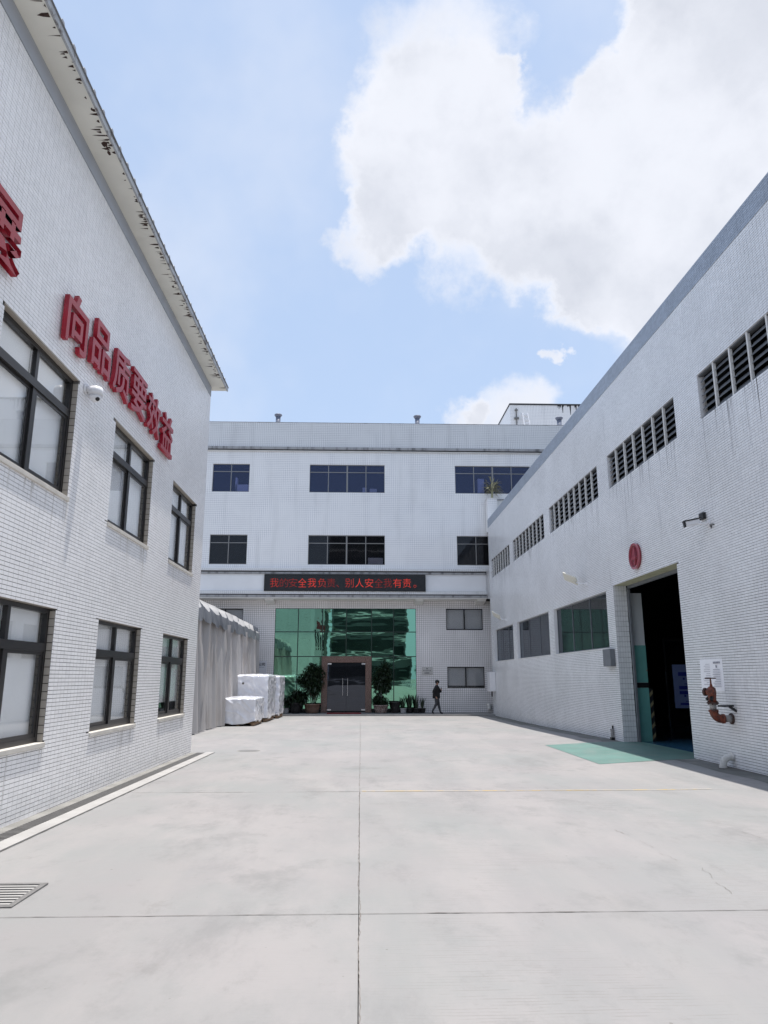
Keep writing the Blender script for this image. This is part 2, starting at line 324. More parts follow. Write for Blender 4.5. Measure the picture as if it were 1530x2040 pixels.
def concrete():
    m = bpy.data.materials.new('pale_yard_concrete'); m.use_nodes = True; t = m.node_tree; b = t.nodes['Principled BSDF']
    g = t.nodes.new('ShaderNodeNewGeometry'); P = g.outputs['Position']
    def nz(scale, detail=6, s=None, r=0.6, loc=(0, 0, 0)):
        n = t.nodes.new('ShaderNodeTexNoise'); n.inputs['Scale'].default_value = scale; n.inputs['Detail'].default_value = detail; n.inputs['Roughness'].default_value = r
        mp = t.nodes.new('ShaderNodeMapping'); mp.inputs['Scale'].default_value = s or (1, 1, 1); mp.inputs['Location'].default_value = loc
        t.links.new(P, mp.inputs[0]); t.links.new(mp.outputs[0], n.inputs['Vector'])
        return n.outputs['Fac']
    c = mixc(t, mapr(t, nz(0.35, 6), 0.3, 0.7), (0.272, 0.260, 0.260), (0.252, 0.259, 0.255))
    c = mixc(t, mapr(t, nz(0.8, 7, (1, 0.45, 1), 0.65, (5, 2, 0)), 0.42, 0.66, 0, 0.7), c, (0.318, 0.300, 0.296))
    c = mixc(t, mapr(t, nz(1.3, 7, (1, 0.7, 1), 0.7, (15, 9, 0)), 0.52, 0.72, 0, 0.7), c, (0.205, 0.205, 0.203))
    # dusty wheel paths along the yard
    c = mixc(t, mapr(t, nz(1.0, 5, (1.3, 0.12, 1), 0.6, (3, 0, 0)), 0.48, 0.70, 0, 0.3), c, (0.322, 0.305, 0.294))
    # broom lines across the slab, only where they have not worn off
    s = t.nodes.new('ShaderNodeSeparateXYZ'); t.links.new(P, s.inputs[0])
    wob = math_(t, 'MULTIPLY', nz(1.5, 3), 0.05)
    fr = math_(t, 'FRACT', math_(t, 'DIVIDE', math_(t, 'ADD', math_(t, 'ADD', s.outputs['Y'], wob), 50.0), 0.034))
    ln = math_(t, 'LESS_THAN', fr, 0.22)
    brk = mapr(t, nz(3.0, 5, (1, 9, 1), 0.7, (2, 5, 0)), 0.48, 0.56)
    keep = math_(t, 'MULTIPLY', brk, mapr(t, nz(0.45, 4, None, 0.6, (1.3, 9.0, 0)), 0.40, 0.55))
    keep = math_(t, 'MULTIPLY', keep, mapr(t, s.outputs['X'], -0.2, 0.9, 0.15, 1.0))
    lf = math_(t, 'MULTIPLY', math_(t, 'MULTIPLY', ln, keep), 0.62)
    c = mixc(t, lf, c, (0.22, 0.21, 0.20))
    # small dark specks and chips
    v = t.nodes.new('ShaderNodeTexVoronoi'); v.inputs['Scale'].default_value = 2.2; t.links.new(P, v.inputs['Vector'])
    sp = math_(t, 'LESS_THAN', v.outputs['Distance'], 0.022)
    c = mixc(t, math_(t, 'MULTIPLY', sp, 0.6), c, (0.16, 0.15, 0.14))
    v2 = t.nodes.new('ShaderNodeTexVoronoi'); v2.inputs['Scale'].default_value = 5.5; t.links.new(P, v2.inputs['Vector'])
    c = mixc(t, math_(t, 'MULTIPLY', math_(t, 'LESS_THAN', v2.outputs['Distance'], 0.035), mapr(t, nz(0.9, 4, None, 0.6, (4, 1, 0)), 0.45, 0.6, 0, 0.5)), c, (0.18, 0.17, 0.16))
    # rubber and water marks
    c = mixc(t, mapr(t, nz(0.55, 8, (1.6, 0.6, 1), 0.72, (8, 3, 0)), 0.54, 0.70, 0, 0.5), c, (0.192, 0.190, 0.190))
    c = mixc(t, mapr(t, nz(2.5, 8, (1, 0.6, 1), 0.75, (2, 8, 0)), 0.56, 0.72, 0, 0.45), c, (0.200, 0.193, 0.188))
    # pores
    c = mixc(t, mapr(t, nz(60, 3), 0.60, 0.75, 0, 0.25), c, (0.24, 0.235, 0.23))
    t.links.new(c, b.inputs['Base Color'])
    b.inputs['Roughness'].default_value = 0.82; b.inputs['Specular IOR Level'].default_value = 0.3
    bn = t.nodes.new('ShaderNodeBump'); bn.inputs['Strength'].default_value = 0.35; bn.inputs['Distance'].default_value = 0.004
    h = math_(t, 'SUBTRACT', nz(28, 6), math_(t, 'MULTIPLY', lf, 1.0))
    t.links.new(h, bn.inputs['Height']); t.links.new(bn.outputs[0], b.inputs['Normal'])
    return m
MT['concrete'] = concrete()

# ------------------------------------------------------------------ object helpers
WL = {}
def put(name, mesh, loc=(0, 0, 0), parent=None):
    o = bpy.data.objects.new(name, mesh); col.objects.link(o)
    o.location = loc; WL[o] = Vector(loc)
    if parent is not None:
        o.parent = parent; o.matrix_parent_inverse = Matrix.Translation(-WL[parent])
    return o
def tag(o, label=None, cat=None, group=None, kind=None):
    for k, v in (('label', label), ('category', cat), ('group', group), ('kind', kind)):
        if v: o[k] = v
    return o
def thing(name, loc, label, cat, group=None):
    return tag(put(name, None, loc), label, cat, group)

class MB:
    def __init__(s): s.v = []; s.f = []; s.mi = []
    def face(s, pts, mi=0):
        n = len(s.v); s.v += [tuple(p) for p in pts]; s.f.append(tuple(range(n, n+len(pts)))); s.mi.append(mi)
    def box(s, x0, x1, y0, y1, z0, z1, mi=0):
        n = len(s.v)
        s.v += [(x0,y0,z0),(x1,y0,z0),(x1,y1,z0),(x0,y1,z0),(x0,y0,z1),(x1,y0,z1),(x1,y1,z1),(x0,y1,z1)]
        for q in ((0,3,2,1),(4,5,6,7),(0,1,5,4),(1,2,6,5),(2,3,7,6),(3,0,4,7)): s.f.append(tuple(n+i for i in q)); s.mi.append(mi)
        return s
    def obox(s, c, ax, ay, az, mi=0):
        """box from centre and three half-axis vectors"""
        c, ax, ay, az = map(Vector, (c, ax, ay, az)); n = len(s.v)
        for k in (-1, 1):
            for a, b in ((-1,-1),(1,-1),(1,1),(-1,1)): s.v.append(tuple(c + ax*a + ay*b + az*k))
        for q in ((0,3,2,1),(4,5,6,7),(0,1,5,4),(1,2,6,5),(2,3,7,6),(3,0,4,7)): s.f.append(tuple(n+i for i in q)); s.mi.append(mi)
        return s
    def tube(s, pts, r, seg=10, mi=0, cap=True):
        pts = [Vector(p) for p in pts]; rs = r if isinstance(r, (list, tuple)) else [r]*len(pts)
        rings = []
        for i, p in enumerate(pts):
            d = (pts[min(i+1, len(pts)-1)] - pts[max(i-1, 0)]).normalized()
            a = d.cross(Vector((0.31, 0.87, 0.38)) if abs(d.y) < 0.9 else Vector((1, 0, 0.2))).normalized(); b = d.cross(a)
            ring = []
            for k in range(seg):
                t = 2*math.pi*k/seg; ring.append(len(s.v)); s.v.append(tuple(p + a*(math.cos(t)*rs[i]) + b*(math.sin(t)*rs[i])))
            rings.append(ring)
        for i in range(len(rings)-1):
            for k in range(seg):
                s.f.append((rings[i][k], rings[i][(k+1) % seg], rings[i+1][(k+1) % seg], rings[i+1][k])); s.mi.append(mi)
        if cap:
            s.f.append(tuple(rings[0][::-1])); s.mi.append(mi); s.f.append(tuple(rings[-1])); s.mi.append(mi)
        return s
    def mesh(s, name, mats, origin=None, smooth=False):
        me = bpy.data.meshes.new(name)
        o = Vector(origin) if origin is not None else Vector((0, 0, 0))
        me.from_pydata([(x-o.x, y-o.y, z-o.z) for x, y, z in s.v], [], s.f)
        mats = mats if isinstance(mats, (list, tuple)) else [mats]
        for m in mats: me.materials.append(m)
        if len(mats) > 1: me.polygons.foreach_set('material_index', s.mi)
        if smooth: me.polygons.foreach_set('use_smooth', [True]*len(me.polygons))
        me.update()
        return me
    def build(s, name, mats, parent=None, smooth=False, recalc=False):
        a = np.array(s.v); lo, hi = a.min(0), a.max(0)
        org = ((lo[0]+hi[0])/2, (lo[1]+hi[1])/2, lo[2])
        me = s.mesh(name, mats, org, smooth)
        if recalc:
            b = bmesh.new(); b.from_mesh(me); bmesh.ops.recalc_face_normals(b, faces=b.faces); b.to_mesh(me); b.free()
        return put(name, me, org, parent)

def bevel_build(mb, name, mats, parent=None, w=0.01, seg=2, smooth=True):
    o = mb.build(name, mats, parent)
    b = bmesh.new(); b.from_mesh(o.data); bmesh.ops.remove_doubles(b, verts=b.verts, dist=1e-5)
    bmesh.ops.bevel(b, geom=[e for e in b.edges if e.calc_face_angle(0) > 0.6], offset=w, segments=seg, affect='EDGES', profile=0.5)
    b.to_mesh(o.data); b.free()
    return o

def arc(p0, p1, p2, n=6):
    """smooth elbow from p0 to p2 round corner p1"""
    p0, p1, p2 = map(Vector, (p0, p1, p2))
    return [tuple(p0*(1-t)**2 + p1*2*t*(1-t) + p2*t*t) for t in [i/n for i in range(n+1)]]

def wall_holes(mb, axis, w, u0, u1, z0, z1, holes, depth=0.0, inward=1, mi=0, rmi=0):
    """plane at axis=w with rectangular holes, plus the four reveals of each hole going `depth` inward"""
    us = sorted({u0, u1, *[h[0] for h in holes], *[h[1] for h in holes]}); zs = sorted({z0, z1, *[h[2] for h in holes], *[h[3] for h in holes]})
    us = [u for u in us if u0 <= u <= u1]; zs = [z for z in zs if z0 <= z <= z1]
    P = (lambda u, z, d=0: (w + d*inward, u, z)) if axis == 'x' else (lambda u, z, d=0: (u, w + d*inward, z))
    for i in range(len(us)-1):
        for j in range(len(zs)-1):
            cu, cz = (us[i]+us[i+1])/2, (zs[j]+zs[j+1])/2
            if any(h[0] < cu < h[1] and h[2] < cz < h[3] for h in holes): continue
            mb.face([P(us[i], zs[j]), P(us[i+1], zs[j]), P(us[i+1], zs[j+1]), P(us[i], zs[j+1])], mi)
    if depth:
        for a, b, c, d in holes:
            a_, b_ = max(a, u0), min(b, u1)
            mb.face([P(a_, c), P(b_, c), P(b_, c, depth), P(a_, c, depth)], rmi); mb.face([P(a_, d), P(b_, d), P(b_, d, depth), P(a_, d, depth)], rmi)
            mb.face([P(a_, c), P(a_, d), P(a_, d, depth), P(a_, c, depth)], rmi); mb.face([P(b_, c), P(b_, d), P(b_, d, depth), P(b_, c, depth)], rmi)

def tile_rects(u0, u1, z0, z1, pu, pz, ju, jz, holes):
    us = np.arange(u0, u1, pu); zs = np.arange(z0, z1, pz)
    U, Z = np.meshgrid(us, zs); r = np.stack([U.ravel(), np.minimum(U.ravel()+pu-ju, u1), Z.ravel(), np.minimum(Z.ravel()+pz-jz, z1)], 1)
    for a, b, c, d in holes:
        inu = (r[:, 0] < b) & (r[:, 1] > a); inz = (r[:, 2] < d) & (r[:, 3] > c); k = inu & inz
        fullz = (r[:, 2] >= c-1e-6) & (r[:, 3] <= d+1e-6)
        s = k & fullz & (r[:, 0] < a); r[s, 1] = a
        s = k & fullz & (r[:, 1] > b) & (r[:, 0] >= a); r[s, 0] = b
        s = k & ~fullz & (r[:, 2] < c); r[s, 3] = c
        s = k & ~fullz & (r[:, 3] > d) & (r[:, 2] >= c); r[s, 2] = d
        inu = (r[:, 0] < b-1e-6) & (r[:, 1] > a+1e-6); inz = (r[:, 2] < d-1e-6) & (r[:, 3] > c+1e-6)
        r = r[~(inu & inz)]
    return r[(r[:, 1]-r[:, 0] > 0.012) & (r[:, 3]-r[:, 2] > 0.008)]

def tiles_mesh(name, r, x, sign, th, m):
    """one raised plate per rectangle on the plane x, facing sign*X"""
    n = len(r); pro = th + rng.uniform(-0.0006, 0.0008, n); tilt = rng.normal(0, 0.00025, (n, 4))
    v = np.zeros((n, 8, 3)); ids = ((0, 2), (1, 2), (1, 3), (0, 3))
    for k, (a, b) in enumerate(ids):
        v[:, k, 1] = r[:, a]; v[:, k, 2] = r[:, b]; v[:, k, 0] = x
        v[:, k+4, 1] = r[:, a]; v[:, k+4, 2] = r[:, b]; v[:, k+4, 0] = x + sign*(pro + tilt[:, k])
    q = np.array([[4,5,6,7],[0,1,5,4],[1,2,6,5],[2,3,7,6],[3,0,4,7]])
    if sign < 0: q = q[:, ::-1]
    f = (np.arange(n)[:, None, None]*8 + q[None]).reshape(-1)
    me = bpy.data.meshes.new(name); me.vertices.add(n*8); me.vertices.foreach_set('co', v.ravel())
    me.loops.add(len(f)); me.loops.foreach_set('vertex_index', f.astype(np.int32))
    me.polygons.add(n*5); me.polygons.foreach_set('loop_start', (np.arange(n*5)*4).astype(np.int32)); me.polygons.foreach_set('use_smooth', np.zeros(n*5, bool))
    me.materials.append(m); me.update(calc_edges=True); me.validate()
    return me

def gz(x, y):
    """the yard falls gently towards the office block, with a slight rise along the right wall"""
    if y > 40: y = 40
    z = -0.0099*y
    t = max(0.0, min(1.0, (x-3.8)/2.6)); t = t*t*(3-2*t)
    return z + t*0.07*math.exp(-((y-18.5)/6.5)**2) - t*0.0*y

def text_mesh(body, h, extr, offset, m, name):
    c = bpy.data.curves.new('text', 'FONT'); c.body = body; c.size = h; c.extrude = extr; c.offset = offset; c.align_x = 'CENTER'
    c.resolution_u = 3
    o = bpy.data.objects.new('text', c); col.objects.link(o)
    bpy.context.view_layer.update()
    me = bpy.data.meshes.new_from_object(o.evaluated_get(bpy.context.evaluated_depsgraph_get()))
    bpy.data.objects.remove(o); bpy.data.curves.remove(c)
    me.name = name; me.materials.clear(); me.materials.append(m)
    return me
def fit_text(me, U, V, N, c, w, h):
    """put a text mesh on a plane: U, V unit axes, N outward; scaled to w x h about centre c"""
    a = np.empty(len(me.vertices)*3); me.vertices.foreach_get('co', a); a = a.reshape(-1, 3)
    lo, hi = a.min(0), a.max(0); mid = (lo+hi)/2
    sx = w/(hi[0]-lo[0]) if w else h/(hi[1]-lo[1]); sy = h/(hi[1]-lo[1])
    b = (a[:, :1]-mid[0])*sx*np.array(U) + (a[:, 1:2]-mid[1])*sy*np.array(V) + (a[:, 2:]-lo[2])*np.array(N)
    me.vertices.foreach_set('co', b.ravel()); me.update()
    return me

# ================================================================== THE YARD
XL, XR = -3.75, 6.60
YF, YG = 37.6, 38.6         # office block: upper front, ground-floor front

def sheet(name, x0, x1, y0, y1, dz, m, step=1.0, parent=None, zf=gz):
    nx = max(1, int(math.ceil((x1-x0)/step))); ny = max(1, int(math.ceil((y1-y0)/step)))
    v = []; f = []
    for j in range(ny+1):
        for i in range(nx+1):
            x = x0+(x1-x0)*i/nx; y = y0+(y1-y0)*j/ny; v.append((x, y, zf(x, y)+dz))
    for j in range(ny):
        for i in range(nx):
            a = j*(nx+1)+i; f.append((a, a+1, a+nx+2, a+nx+1))
    me = bpy.data.meshes.new(name); me.from_pydata(v, [], f); me.materials.append(m); me.update()
    return put(name, me, (0, 0, 0), parent)

g0 = sheet('ground', -600, 600, -600, 600, -0.12, MT['edging'], 60, zf=lambda x, y: -0.0099*max(-40, min(40, y)) - (0.6 if abs(x) > 60 or abs(y) > 60 else 0.0))
tag(g0, kind='structure')
def slab(x0, x1, y0, y1, parent, g=0.005):
    x0 += g; x1 -= g; y0 += g; y1 -= g
    mb = MB(); nx = max(1, int((x1-x0)/0.7)); ny = max(1, int((y1-y0)/0.7))
    P = lambda i, j: (x0+(x1-x0)*i/nx, y0+(y1-y0)*j/ny)
    for j in range(ny+1):
        for i in range(nx+1):
            x, y = P(i, j); mb.v.append((x, y, gz(x, y)))
    for j in range(ny):
        for i in range(nx):
            a = j*(nx+1)+i; mb.f.append((a, a+1, a+nx+2, a+nx+1)); mb.mi.append(0)
    def skirt(ids):
        n = len(mb.v)
        for k in ids: x, y, z = mb.v[k]; mb.v.append((x, y, z-0.05))
        for k in range(len(ids)-1): mb.f.append((ids[k], ids[k+1], n+k+1, n+k)); mb.mi.append(0)
    skirt([i for i in range(nx+1)]); skirt([ny*(nx+1)+i for i in range(nx+1)][::-1])
    skirt([j*(nx+1) for j in range(ny+1)][::-1]); skirt([j*(nx+1)+nx for j in range(ny+1)])
    return mb.build('slab', MT['concrete'], parent)
yard = sheet('yard', -16, 12, -30, 38.6, -0.05, MT['edging'], 2.0); tag(yard, kind='structure')
for x0, x1, y0, y1 in [(-3.22, 0, 5.2, 10.8), (0, 6.75, 5.2, 10.8), (-3.22, 0, -0.4, 5.2), (0, 6.75, -0.4, 5.2), (-3.22, 0, 10.8, 17.0), (0, 6.75, 10.8, 17.0),
                       (-16, 0, 17.0, 36.5), (0, 6.75, 17.0, 36.5), (-3.22, 0, -6, -0.4), (0, 6.75, -6, -0.4), (-16, 0, -30, -6), (0, 12, -30, -6)]:
    slab(x0, x1, y0, y1, yard, 0.0025 if y1 < 17 else 0.001)

def crack(name, pts, w, wander, m, parent, step=0.04, gaps=0.0, dz=0.004, seed=0):
    """a thin ragged line lying on the concrete"""
    r = random.Random(seed); mb = MB(); prev = None
    for (xa, ya), (xb, yb) in zip(pts[:-1], pts[1:]):
        L = math.hypot(xb-xa, yb-ya); n = max(2, int(L/step)); tx, ty = (xb-xa)/L, (yb-ya)/L
        for i in range(n+1):
            s = i/n; off = (noise.noise(Vector((xa+s*L*1.7, ya+s*L*1.1, seed*3.1)))*0.6 + noise.noise(Vector((s*L*9, ya, seed)))*0.35 + r.uniform(-.12, .12))*wander
            x = xa+(xb-xa)*s - ty*off; y = ya+(yb-ya)*s + tx*off
            ww = w*max(0.15, 0.7+0.9*noise.noise(Vector((s*L*4+11, ya*3, seed+5)))) * r.uniform(0.6, 1.25)
            cur = ((x+ty*ww/2, y-tx*ww/2), (x-ty*ww/2, y+tx*ww/2))
            if prev and not (gaps and noise.noise(Vector((s*L*2.2, seed*7, xa))) > gaps):
                mb.face([(*p, gz(*p)+dz) for p in (prev[0], cur[0], cur[1], prev[1])])
            prev = cur
    o = mb.build(name, m, parent); return o
crack('joint', [(0.0, 1.0), (0.0, 10.6)], 0.0065, 0.03, MT['crackl'], yard, seed=1)
crack('joint', [(0.0, 10.6), (0.02, 30)], 0.008, 0.02, MT['crackl'], yard, seed=2, gaps=0.25)
crack('joint', [(-3.2, 5.2), (6.6, 5.2)], 0.008, 0.012, MT['crackm'], yard, seed=3)
crack('joint', [(-3.2, 10.8), (0, 10.8)], 0.012, 0.01, MT['crackm'], yard, seed=4, gaps=0.2)
crack('crack', [(2.62, 7.95), (2.70, 7.4), (2.66, 6.9), (2.76, 6.35), (2.70, 5.9), (2.62, 5.55)], 0.004, 0.09, MT['crackl'], yard, seed=6, gaps=0.12)
crack('joint', [(-3.215, 2.0), (-3.215, 16.9)], 0.010, 0.012, MT['crackm'], yard, seed=11, gaps=0.3)
crack('crack', [(3.9, 7.8), (3.93, 7.5)], 0.006, 0.03, MT['crackl'], yard, seed=8)
# yellow line along the joint, worn thin to the right; green floor paint before the big doorway
mb = MB()
for i in range(50):
    xa, xb = 0.03+i*0.1, 0.03+(i+1)*0.1; ya, yb = 10.81, 10.855 if i < 22 else 10.85
    mb.face([(xa, ya, gz(xa, ya)+.004), (xb, ya, gz(xb, ya)+.004), (xb, yb, gz(xb, yb)+.004), (xa, yb, gz(xa, yb)+.004)])
mb.build('painted_line', MT['yellowline'], yard)
mb = MB()
def rp(u, v):   # the painted patch: a slightly skewed quadrilateral from the doorway
    a = Vector((4.50, 14.2)); b = Vector((6.75, 14.75)); c = Vector((6.75, 18.85)); d = Vector((4.56, 18.55))
    p = (a*(1-u)+b*u)*(1-v) + (d*(1-u)+c*u)*v; return (p.x, p.y, gz(p.x, p.y)+.005)
for i in range(12):
    for j in range(16): mb.face([rp(i/12, j/16), rp((i+1)/12, j/16), rp((i+1)/12, (j+1)/16), rp(i/12, (j+1)/16)])
mb.build('painted_patch', MT['rampgreen'], yard)
# damp dark strip along the foot of the right wall
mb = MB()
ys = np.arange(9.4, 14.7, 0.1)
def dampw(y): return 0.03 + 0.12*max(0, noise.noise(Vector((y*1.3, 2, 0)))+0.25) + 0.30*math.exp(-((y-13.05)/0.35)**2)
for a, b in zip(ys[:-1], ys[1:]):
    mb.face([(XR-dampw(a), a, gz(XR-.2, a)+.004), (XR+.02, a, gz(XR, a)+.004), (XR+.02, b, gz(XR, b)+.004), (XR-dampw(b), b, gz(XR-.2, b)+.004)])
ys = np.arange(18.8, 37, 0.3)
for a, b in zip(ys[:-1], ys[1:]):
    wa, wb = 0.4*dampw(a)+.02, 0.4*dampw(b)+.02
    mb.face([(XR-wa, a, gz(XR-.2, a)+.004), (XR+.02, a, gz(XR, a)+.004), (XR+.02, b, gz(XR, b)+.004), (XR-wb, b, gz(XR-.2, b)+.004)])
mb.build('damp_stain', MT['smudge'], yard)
ys = np.arange(8.0, 36.4, 0.25); mb = MB()  # ground strip darkened in its colour to deepen the right wall's shadow
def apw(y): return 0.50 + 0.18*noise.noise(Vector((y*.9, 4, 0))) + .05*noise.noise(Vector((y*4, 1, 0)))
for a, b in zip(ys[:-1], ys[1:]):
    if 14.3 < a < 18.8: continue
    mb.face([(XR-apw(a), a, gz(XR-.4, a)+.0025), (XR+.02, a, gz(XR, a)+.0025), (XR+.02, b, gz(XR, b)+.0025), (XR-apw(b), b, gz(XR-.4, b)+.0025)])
mb.build('shade_strip', mat('shaded_concrete', (0.13, 0.132, 0.124), 0.85, var=(2.2, .18), stain=(1.3, (0.21, 0.208, 0.203), .45, .7)), yard)
# cement strips beside the drain
sheet('cement_edging', -3.76, -3.605, -2, 17.0, 0.003, MT['edging'], 0.8, yard)
sheet('cement_strip', -3.41, -3.225, -2, 17.0, 0.012, MT['kerbwhite'], 0.8, yard)
mb = MB()
for a in np.arange(-2, 17, 1.0):
    b = a+1; mb.face([(-3.225, a, gz(0, a)+.012), (-3.225, b, gz(0, b)+.012), (-3.225, b, gz(0, b)-.05), (-3.225, a, gz(0, a)-.05)])
mb.build('strip_edge', MT['kerbwhite'], yard)
# platform before the office entrance
mb = MB(); mb.box(-16, 6.62, 36.45, 38.62, -0.6, -0.295)
pf = bevel_build(mb, 'platform', MT['platform'], None, 0.012); tag(pf, kind='structure')

# drain grating along the left wall
dg = thing('drain_grating', (-3.51, 12, gz(0, 12)), 'long narrow drain grating of thin bars at the foot of the left wall', 'drain')
mb = MB()
for a in np.arange(6.0, 17.0, 1.0):
    b = min(a+1, 17.0)
    mb.face([(-3.605, a, gz(0, a)-.003), (-3.41, a, gz(0, a)-.003), (-3.41, b, gz(0, b)-.003), (-3.605, b, gz(0, b)-.003)])
mb.build('channel', MT['void'], dg)
bar = MB(); bar.box(-.0975, .0975, -.014, .014, -.003, 0.0)
barme = bar.mesh('bar', MT['iron'])
pitch = .065
for i in range(161):
    y = 6.5+pitch*i; put('bar', barme, (-3.5075, y, gz(0, y)+.004), dg)
# square grating in the near left foreground
gx0, gx1, gy0, gy1 = -3.12, -2.36, 5.44, 5.97
sg = thing('square_grating', ((gx0+gx1)/2, 5.7, gz(0, 5.7)), 'square cast iron gully grating set in concrete in the left foreground', 'grating')
zb = gz(0, 5.7)+.006
mb = MB(); mb.box(gx0, gx1, gy0, gy1, zb-.004, zb-.001); mb.build('well', MT['void'], sg)
mb = MB(); mb.box(gx0-.02, gx1+.03, gy0-.03, gy0+.012, zb-.012, zb+.006); mb.box(gx0-.02, gx1+.03, gy1-.012, gy1+.03, zb-.012, zb+.006)
mb.box(gx0-.02, gx0+.012, gy0+.012, gy1-.012, zb-.012, zb+.006); mb.box(gx1-.012, gx1+.03, gy0+.012, gy1-.012, zb-.012, zb+.006)
mb.build('frame', MT['iron'], sg)
b2 = MB(); b2.box(-(gx1-gx0)/2+.012, (gx1-gx0)/2-.012, -.0165, .0165, .0, .004); b2m = b2.mesh('bar', MT['kerbwhite'])
for i in range(8): put('bar', b2m, ((gx0+gx1)/2, gy0+.045+i*.0625, zb), sg)
# faint manhole far left
mh = thing('manhole_cover', (-2.54, 17.35, gz(0, 17.3)), 'small dark worn manhole cover in the pale yard beyond the left wall', 'manhole cover')
mb = MB(); mb.tube([(-2.54, 17.4, gz(0, 17.4)-.03), (-2.54, 17.4, gz(0, 17.4)+.006)], 0.22, 20); mb.build('lid', MT['iron'], mh)
mb = MB(); mb.tube([(-2.54, 17.4, gz(0, 17.4)-.03), (-2.54, 17.4, gz(0, 17.4)+.003)], 0.27, 20); mb.build('ring', MT['edging'], mh)

# ================================================================== LEFT BUILDING
LB = thing('factory_building', (-9, 8, -0.1), 'white tiled two storey factory on the left with rust streaked eave', 'building')
YE = 16.95
WL_Y = [(3.6, 5.62), (7.03, 9.08), (10.57, 12.63), (14.06, 16.07)]; WL_Z = [(0.71, 2.28), (3.69, 5.28)]
holesL = [(a, b, c, d) for a, b in WL_Y for c, d in WL_Z]
mb = MB()
wall_holes(mb, 'x', XL, -3.0, YE, -0.6, 8.22, holesL, 0.07, -1, 0, 1)
mb.face([(XL, YE, -.6), (-18, YE, -.6), (-18, YE, 8.5), (XL, YE, 8.5)], 2); mb.face([(XL, -3, -.6), (-18, -3, -.6), (-18, -3, 8.5), (XL, -3, 8.5)])
mb.face([(-18, -3, -.6), (-18, YE, -.6), (-18, YE, 8.5), (-18, -3, 8.5)])
wallL = mb.build('wall', [MT['grout_l'], MT['grout_l'], MT['facade']], LB)
mb = MB(); mb.face([(XL-.5, -2.9, -.5), (XL-.5, YE-.1, -.5), (XL-.5, YE-.1, 8.2), (XL-.5, -2.9, 8.2)]); mb.build('inner_wall', MT['room'], LB)
PU, PZ = 0.112, 0.048
r = tile_rects(5.2, YE, -0.42, 8.22, PU, PZ, 0.0056, 0.0062, holesL)
# the 300 tiles that show largest: the nearest ones in view at the lower left become single pieces
cy, cz = (r[:, 0]+r[:, 1])/2, (r[:, 2]+r[:, 3])/2
full = ((r[:, 1]-r[:, 0]) > PU-.006) & ((r[:, 3]-r[:, 2]) > PZ-.008) & (r[:, 2] > -.05)
px = 1444*XL/(cy*0.974 + (cz-1.455)*0.223 - 0.116) + 765 - 33   # rough picture column, to keep to the part in view
cand = np.where(full & (px > 6))[0]
near = cand[np.argsort((cy[cand]**2 + 14 + (cz[cand]-1.455)**2))[:300]]
mask = np.ones(len(r), bool); mask[near] = False
tl = put('tile_cladding', tiles_mesh('tile_cladding', r[mask], XL, 1, 0.0055, MT['tile']), (0, 0, 0), LB); tag(tl, kind='stuff')
tmb = MB(); a_, b_ = (PU-.0056)/2, (PZ-.0062)/2
tmb.box(0, .0055, -a_, a_, -b_, b_); tme = tmb.mesh('tile', MT['tile'])
for i in near:
    put('tile', tme, (XL+rng.uniform(-.0005, .0008), cy[i], cz[i]), LB)
# end wall tiles are out of sight; corner trim
mb = MB(); mb.box(XL-.3, XL+.004, YE, YE+.012, -.4, 8.22); mb.build('corner_trim', MT['tile'], LB)
mb = MB(); mb.box(XL-.3, XL+.012, -3, YE+.006, 8.225, 8.475); mb.build('frieze', MT['frieze'], LB)
EO = XL+0.34
mb = MB(); mb.box(XL-.3, EO, -3, YE+.25, 8.478, 8.50); sof = mb.build('soffit', MT['soffit'], LB)
mb = MB(); mb.box(EO+.002, EO+.03, -3, YE+.27, 8.47, 8.56); mb.build('gutter_edge', MT['gutter'], LB)
# rust flakes hanging on the outer edge of the soffit
mb = MB(); rr = random.Random(3)
clusters = [5.75+rr.random()*.3 if k == 0 else 5.6+k*0.52+rr.uniform(-.22, .22) for k in range(23)]
for ci, c in enumerate(clusters):
    n = rr.choice([3, 5, 7, 9]) if ci % 3 else rr.choice([8, 12, 15])
    for k in range(n):
        y = c+rr.gauss(0, .16); w = rr.uniform(.006, .03); L = abs(rr.gauss(0, .07))+.02; x1 = EO-rr.random()**2*.07
        if y > YE+.2: continue
        z = 8.4755; m_ = w*rr.uniform(.2, .9)
        mb.face([(x1, y-w, z), (x1, y+w, z), (x1-L*.5, y+m_, z-.001), (x1-L, y+rr.uniform(-.01, .01), z), (x1-L*.55, y-m_, z-.001)])
for c, s in ((8.55, .07), (8.72, .05), (12.2, .04)):
    pts = []
    for k in range(11):
        t = 2*math.pi*k/11; q = rr.uniform(.5, 1.2); pts.append((EO-.09+math.cos(t)*s*.55*q, c+math.sin(t)*s*q, 8.4748))
    mb.face(pts)
tag(mb.build('rust_flakes', MT['rust'], LB), kind='stuff')
